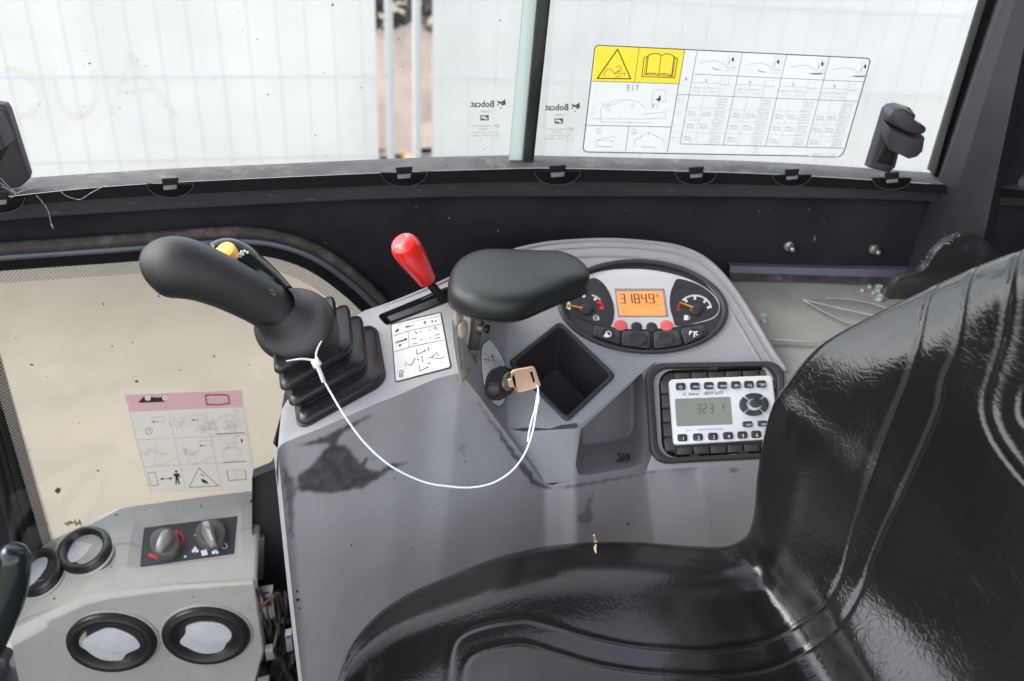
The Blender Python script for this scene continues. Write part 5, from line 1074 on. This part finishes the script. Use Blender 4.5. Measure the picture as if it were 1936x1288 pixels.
# ------------------------------------------------------------------ heater console
hc = crop(0, 900, 3.3196)
hea = thing('heater_console', 'pale grey heater console with four round black vents and two knobs', 'heater console', (-.3, .95, -1.1))
HT = Pl.three(UY(*hc(1610, 90), 1.085), UY(*hc(1590, 650), .925), UY(*hc(540, 735), .915))
HF = Pl.three(UY(*hc(1590, 690), .912), UY(*hc(560, 835), .902), UY(*hc(1655, 1100), .900))
HS = Pl.three(UY(*hc(230, 470), 1.06), UY(*hc(830, 190), 1.075), UY(*hc(520, 742), .913))
ht = lambda x, y, h=0: HT(*hc(x, y), h); hf = lambda x, y, h=0: HF(*hc(x, y), h); hs = lambda x, y, h=0: HS(*hc(x, y), h)
g = MB()
b1 = [ht(1612, 90), ht(1250, 135), ht(830, 192)]; fr1 = [ht(1592, 650), ht(1100, 672), ht(700, 708), ht(530, 738)]
rec_q = [(850, 280), (905, 268), (1500, 185), (1515, 220), (1512, 490), (1480, 510), (850, 585), (800, 575), (800, 545), (815, 400)]
g.tess([(1612, 90), (1250, 135), (830, 192), (530, 738), (700, 708), (1100, 672), (1592, 650), (1612, 320)], [rec_q], lambda x, y: ht(x, y))
cr = [ht(530, 738), hs(130, 905)]
back_l = [(830, 192), (720, 212), (600, 268), (470, 335), (330, 400), (230, 472)]
g.tess(back_l+[(150, 580), (60, 760), (70, 935), (130, 905), (530, 738)], [], lambda x, y: hs(x, y) if (x, y) not in ((830, 192), (530, 738)) else ht(x, y))
f_top = [hf(1594, 690), hf(1100, 735), hf(700, 795), hf(560, 838)]; f_topl = [UY(*hc(300, 950), .89), UY(*hc(75, 1075), .868)]
t_f = fr1+[hs(130, 905).lerp(hs(530, 738), .45), hs(70, 935)]
g.loft([t_f, [a.lerp(b, .3)+Vector((0, -.004, .006)) for a, b in zip(t_f, f_top+f_topl)], [a.lerp(b, .7)+Vector((0, -.004, .004)) for a, b in zip(t_f, f_top+f_topl)], f_top+f_topl], False)
f_bot = [hf(1650, 1100), hf(1100, 1420), hf(700, 1440), hf(560, 1440)]+[UY(*hc(300, 1440), .86), UY(*hc(150, 1440), .84)]
g.loft([f_top+f_topl, f_bot], False)
g.face([hf(1650, 1100), hf(1590, 1320), hf(1100, 1420)])
# right and rear walls
rw_ = [ht(1612, 90), ht(1612, 320), ht(1592, 650), hf(1594, 690), hf(1650, 1100), hf(1590, 1320)]
g.loft([rw_, [p+Vector((.004, .008, -.002)) for p in rw_], [p+Vector((-.004, .03, -.03)) for p in rw_], [p+Vector((-.05, .05, -.18)) for p in rw_]], False)
bl_ = [ht(1612, 90), ht(1250, 135)]+[ht(830, 192)]+[hs(*q) for q in back_l[1:]]+[hs(150, 580), hs(60, 760)]
g.loft([bl_, [p+Vector((0, .008, -.006)) for p in bl_], [p+Vector((0, .012, -.25)) for p in bl_]], False)
g.build('shell', 'heater_grey', hea, merge=.0006, sharp=30)
# seam line of the moulding and the recessed control panel
pr = Pr(lambda x, y, h: HT(x, y, h), hc, h=.0006); pr.line('ink_grey', [(715, 430), (810, 418), (880, 446)], 4); pr.line('ink_grey', [(1495, 352), (1520, 335), (1608, 322)], 4); pr.build(hea, {'ink_grey': 'parting_line'})
ro = [ht(*q) for q in rec_q]; rI = [(905, 330), (912, 325), (1488, 252), (1492, 255), (1470, 486), (1462, 490), (885, 572), (880, 565), (885, 500), (895, 400)]
MB().loft([ro, [ht(x, y, -.004) for x, y in rI]], True).build('panel_recess', 'heater_grey', hea)
pan = MB().prism([ht(x, y, -.0062) for x, y in rI], HT.n*.0016).build('control_panel', mat('panel_dark', (.055, .06, .072), .4, dirt=.35, dcol=(.16, .14, .12), dscale=30), hea)
pr = Pr(lambda x, y, h: HT(x, y, -.0044+h), hc)
pr.line('ink_red', [(938, 495), (975, 510), (1010, 512)], 20); pr.line('ink_red', [(1030, 512), (1065, 502), (1098, 482)], 18); pr.line('ink_red', [(1108, 470), (1140, 435), (1150, 390), (1135, 362), (1100, 345)], 15)
for x, y, n_ in ((1225, 465, 3), (1282, 482, 4), (1350, 475, 3)):
    for t in range(n_): pr.disc('white_print', x+13*math.cos(t*6.28/n_+.5), y+11*math.sin(t*6.28/n_+.5), 11, 8)
pr.circ('white_print', 1408, 440, 16, 6, 14); pr.disc('white_print', 1162, 506, 8, 8); pr.disc('white_print', 1222, 372, 5, 6); pr.build(pan)
def knob(cx, cy, r1, r2, tip, tail, lab):
    e = (*hc(cx, cy), (r1/3.32, -2), (2, r2/3.32)); R0 = rings_on(HT, e, [(1.02, -.0045), (1.0, .004), (.96, .008), (.90, .009)])
    k = MB().loft(R0, True, False, True).build('knob', mat('knob_grey', (.11, .107, .103), .4, bevel=.001, dirt=.4, dcol=(.3, .28, .25), dscale=60), hea, label=lab)
    a, b = Vector(ht(*tip, .010)), Vector(ht(*tail, .010)); d = b-a; w = HT.n.cross(d).normalized(); m_ = []
    for t, wd, hh in ((0, .004, .006), (.12, .0052, .013), (.45, .0072, .018), (.8, .0085, .018), (.97, .0065, .014), (1.02, .003, .004)):
        p = a+d*t; m_.append([p-w*wd-HT.n*.002, p-w*wd*.85+HT.n*hh*.7, p-w*wd*.4+HT.n*hh, p+w*wd*.4+HT.n*hh, p+w*wd*.85+HT.n*hh*.7, p+w*wd-HT.n*.002])
    MB().loft(m_, True, True, True).build('grip_bar', 'tool_grey', k)
    MB().tube([a+HT.n*.012+d*.02, a+d*.42+HT.n*.0185], .0009, 6).build('pointer_line', 'white_print', k)
knob(1040, 430, 96, 88, (992, 478), (1065, 372), 'heat knob ringed by a red arc'); knob(1325, 372, 96, 84, (1340, 440), (1292, 318), 'fan knob beside white fan marks')
# vents
def vent(pl, cx, cy, A, B, flap, lab):
    e = (*hc(cx, cy), (A[0]/3.32, A[1]/3.32), (B[0]/3.32, B[1]/3.32))
    v = MB().loft(rings_on(pl, e, [(1.03, -.002), (1.03, .003), (1.0, .008), (.94, .0115), (.86, .0125), (.78, .0110), (.70, .0065), (.66, .0025), (.64, .0015)]), True).build('air_vent', 'vent_black', hea, label=lab, sharp=50)
    MB().loft(rings_on(pl, e, [(1.09, .0004), (1.08, .0022), (1.03, .0024)]), True).build('collar', 'heater_grey', v)
    MB().loft(rings_on(pl, e, [(.66, .0018), (.3, .0016), (.02, .0016)]), True, False, True).build('throat', 'ink', v)
    q = [hc(*a) for a in cat2(flap, 4, True)]
    MB().prism([pl(*a, .0022) for a in q], pl.n*.0018, .0005).build('flap', 'paper_dim', v)  # shading is cut into the irregular outline of the flap
    fx = [a[0] for a in flap]; fy = [a[1] for a in flap]; x0, x1, ym = min(fx), max(fx), (min(fy)+max(fy))/2
    pr = Pr(lambda x, y, h: pl(x, y, .0042+h), hc); pr.line('ink_light', cat2([(x0+(x1-x0)*.2, ym+(max(fy)-ym)*.15), (x0+(x1-x0)*.5, ym+(max(fy)-ym)*.55), (x0+(x1-x0)*.82, ym+(max(fy)-ym)*.45)], 6), 3); pr.build(v, {'ink_light': 'flap_crease'})
    return v, e
def knurl(v, pl, e, a0, a1, n):
    o = rings_on(pl, e, [(1.0, .0085)])[0]; i_ = rings_on(pl, e, [(.945, .0118)])[0]; g = MB()
    for t in np.linspace(a0, a1, n):
        k = int(t/360*48) % 48; f = t/360*48-int(t/360*48); p = o[k].lerp(o[(k+1) % 48], f); q = i_[k].lerp(i_[(k+1) % 48], f); g.tube([p, q], .0006, 4)
    tag(g.build('knurling', 'bezel_black', v), kind='stuff')
v, e = vent(HF, 700, 1030, (284, 12), (5, -174), [(515, 1045), (560, 1000), (640, 960), (690, 950), (760, 965), (840, 1005), (876, 1050), (870, 1078), (800, 1110), (760, 1155), (700, 1160), (620, 1140), (550, 1095)], 'front vent nearer the seat side gap'); del v['label']; knurl(v, HF, e, 40, 140, 46)
v['label'] = 'left front vent with pale open flap'
v, e = vent(HF, 1295, 988, (272, 6), (5, -170), [(1130, 1040), (1165, 985), (1170, 940), (1240, 915), (1320, 912), (1400, 930), (1450, 975), (1450, 1015), (1420, 1050), (1400, 1085), (1330, 1112), (1250, 1105), (1180, 1075)], 'right front vent with pale open flap'); knurl(v, HF, e, 40, 140, 46)
vent(HS, 545, 480, (-128, 118), (-105, -78), [(425, 500), (470, 430), (535, 375), (595, 380), (590, 420), (540, 495), (470, 545), (425, 530)], 'round vent on the sloped corner')
vent(HS, 258, 620, (-118, 128), (-96, -70), [(150, 640), (200, 560), (250, 520), (300, 520), (290, 580), (220, 670), (160, 700)], 'vent partly behind the black lever')
for x, y in ((730, 245), (1260, 190), (450, 708), (700, 575), (385, 590), (1575, 160), (945, 800)):
    pass
pr = Pr(lambda x, y, h: HF(x, y, h), hc, h=.0006); 
for x, y, r in ((285, 1130, 16), (300, 1148, 12), (270, 1125, 8), (340, 770, 7)): pr.poly('speck', [(x+r*(1+.4*rng.normal())*math.cos(t), y+r*(1+.4*rng.normal())*math.sin(t)) for t in np.linspace(0, 5.6, 8)])
pr.build(hea, {'speck': 'dirt_speck'})
pr = Pr(lambda x, y, h: HT(x, y, h), hc, h=.0006)
for x, y, r in ((730, 245, 7), (1262, 190, 8), (1576, 160, 9), (1105, 212, 5), (700, 570, 7), (1215, 760, 4), (1370, 590, 4), (905, 215, 4)): pr.poly('speck', [(x+r*(1+.4*rng.normal())*math.cos(t), y+r*(1+.4*rng.normal())*math.sin(t)) for t in np.linspace(0, 5.6, 8)])
pr.build(hea, {'speck': 'dirt_speck'})
# ------------------------------------------------------------------ dark gap between heater console and control console
gp = crop(440, 820, 2.752); gy = lambda x, y, d: UY(*gp(x, y), d)
br = thing('edge_bracket', 'grey metal strip and dark bracket in the gap beside the heater console', 'bracket', gy(160, 500, 1.04))
MB().prism([gy(*q, 1.05) for q in [(138, 345), (172, 338), (182, 360), (172, 520), (132, 520)]], (0, -.012, 0), .001).build('upper_strip', 'bezel_black', br)
MB().prism([gy(*q, 1.02) for q in [(138, 524), (166, 524), (160, 735), (132, 738)]], (0, -.010, 0), .001).build('lower_strip', 'tool_grey', br)
MB().tube([gy(130, 306, 1.05), gy(250, 312, 1.04)], .004, 8).build('rod', 'tool_grey', br)
MB().prism([gy(*q, 1.06) for q in [(132, 236), (240, 90), (262, 120), (250, 300), (170, 300), (190, 220)]], (0, -.01, 0), .001).build('rubber_web', 'bezel_black', br)
MB().prism([gy(*q, 1.03) for q in [(200, 330), (245, 322), (248, 345), (208, 352)]], (0, -.006, 0), .001).build('tab', 'bezel_black', br)
cn = thing('wire_connector', 'square pale grey plastic connector with a dark socket in the gap', 'connector', gy(185, 860, .93))
MB().prism([gy(*q, .93) for q in [(142, 795), (210, 785), (228, 925), (158, 935)]], (0, -.014, 0), .0015).build('housing', mat('conn_grey', (.22, .22, .22), .5), cn)
MB().prism([gy(*q, .9155) for q in [(158, 858), (198, 855), (202, 895), (162, 898)]], (0, -.001, 0)).build('socket', 'ink', cn); MB().prism([gy(*q, .9155) for q in [(160, 825), (188, 820), (188, 830), (162, 835)]], (0, -.001, 0)).build('slot', 'ink', cn)
for nm, lab, q, d in (('wire_connector', 'small pale connector block low in the gap beside the heater console', [(172, 1100), (212, 1090), (226, 1140), (180, 1150)], .90), ('wire_connector', 'blue banded pale connector among brown wires in the gap', [(275, 1020), (308, 1010), (318, 1095), (285, 1105)], .88), ('wire_connector', 'lowest dull grey connector at the foot of the gap', [(130, 1270), (190, 1255), (196, 1300), (135, 1310)], .89)):
    c_ = thing(nm, lab, 'connector', gy(*q[0], d), 'connectors in the gap'); MB().prism([gy(*a, d) for a in q], (0, -.012, 0), .002).build('housing', 'conn_grey', c_)
    if 'blue' in lab: MB().prism([gy(*a, d-.0121) for a in [(278, 1050), (312, 1045), (314, 1060), (280, 1066)]], (0, -.001, 0)).build('band', mat('blue_band', (.05, .12, .3), .4), c_)
cn['group'] = 'connectors in the gap'
wl = thing('wiring_loom', 'tangle of dusty brown wires deep in the gap between the consoles', 'wiring', gy(250, 1000, .92))
for k in range(26):
    x = rng.uniform(160, 340); P_w = [gy(x+rng.normal()*25, 830+j*90+rng.normal()*12, .93+.015*rng.normal()) for j in range(7)]
    MB().tube([Vector(p) for p in catmull(P_w, 4)], .0025*rng.uniform(.7, 1.5), 6).build('wire', ['clutter', 'ink', 'clutter', 'copper'][k % 4 if k < 8 else k % 3], wl)
g = MB()
for k in range(260):
    p = gy(rng.uniform(150, 400), rng.uniform(880, 1400), .95+.02*rng.normal()); a = Vector(rng.normal(size=3)).normalized()*.008*rng.uniform(.3, 1); b = Vector(rng.normal(size=3)).normalized()*.005
    g.face([p-a, p-b, p+a, p+b])
tag(g.build('leaf_litter', 'clutter', wl, flip=False, sharp=0), kind='stuff')
MB().prism([gy(*q, 1.0) for q in [(100, 230), (420, 100), (620, 1700), (100, 1700)]], (0, .02, 0)).build('floor_recess', 'cab_dark', cab)
# ------------------------------------------------------------------ black hand lever at the lower left
tl = thing('travel_lever', 'thick black hand lever cut off by the lower left edge in front of the vents', 'lever', (-.45, .7, -1.0))
yl = .66
ax_ = [((30, 1036), .016), ((28, 1041), .026), ((26, 1052), .034), ((22, 1072), .0385), ((17, 1100), .041), ((6, 1140), .042), ((-14, 1190), .041), ((-34, 1240), .039), ((-46, 1275), .037), ((-52, 1320), .040), ((-50, 1400), .046)]
k_ = .44
MB().tube([UY(*q, yl) for q, r in ax_], [r*k_ for q, r in ax_], 28).build('grip', 'gloss_black', tl, sharp=0)
b_ = UY(2, 1248, yl-.012); MB().loft([[b_+Vector((r*math.cos(t), h, r*math.sin(t))) for t in np.linspace(0, 6.2832, 21)[:-1]] for r, h in ((.008, .01), (.008, -.004), (.006, -.006))], True, False, True).build('screw_cap', 'bezel_black', tl)
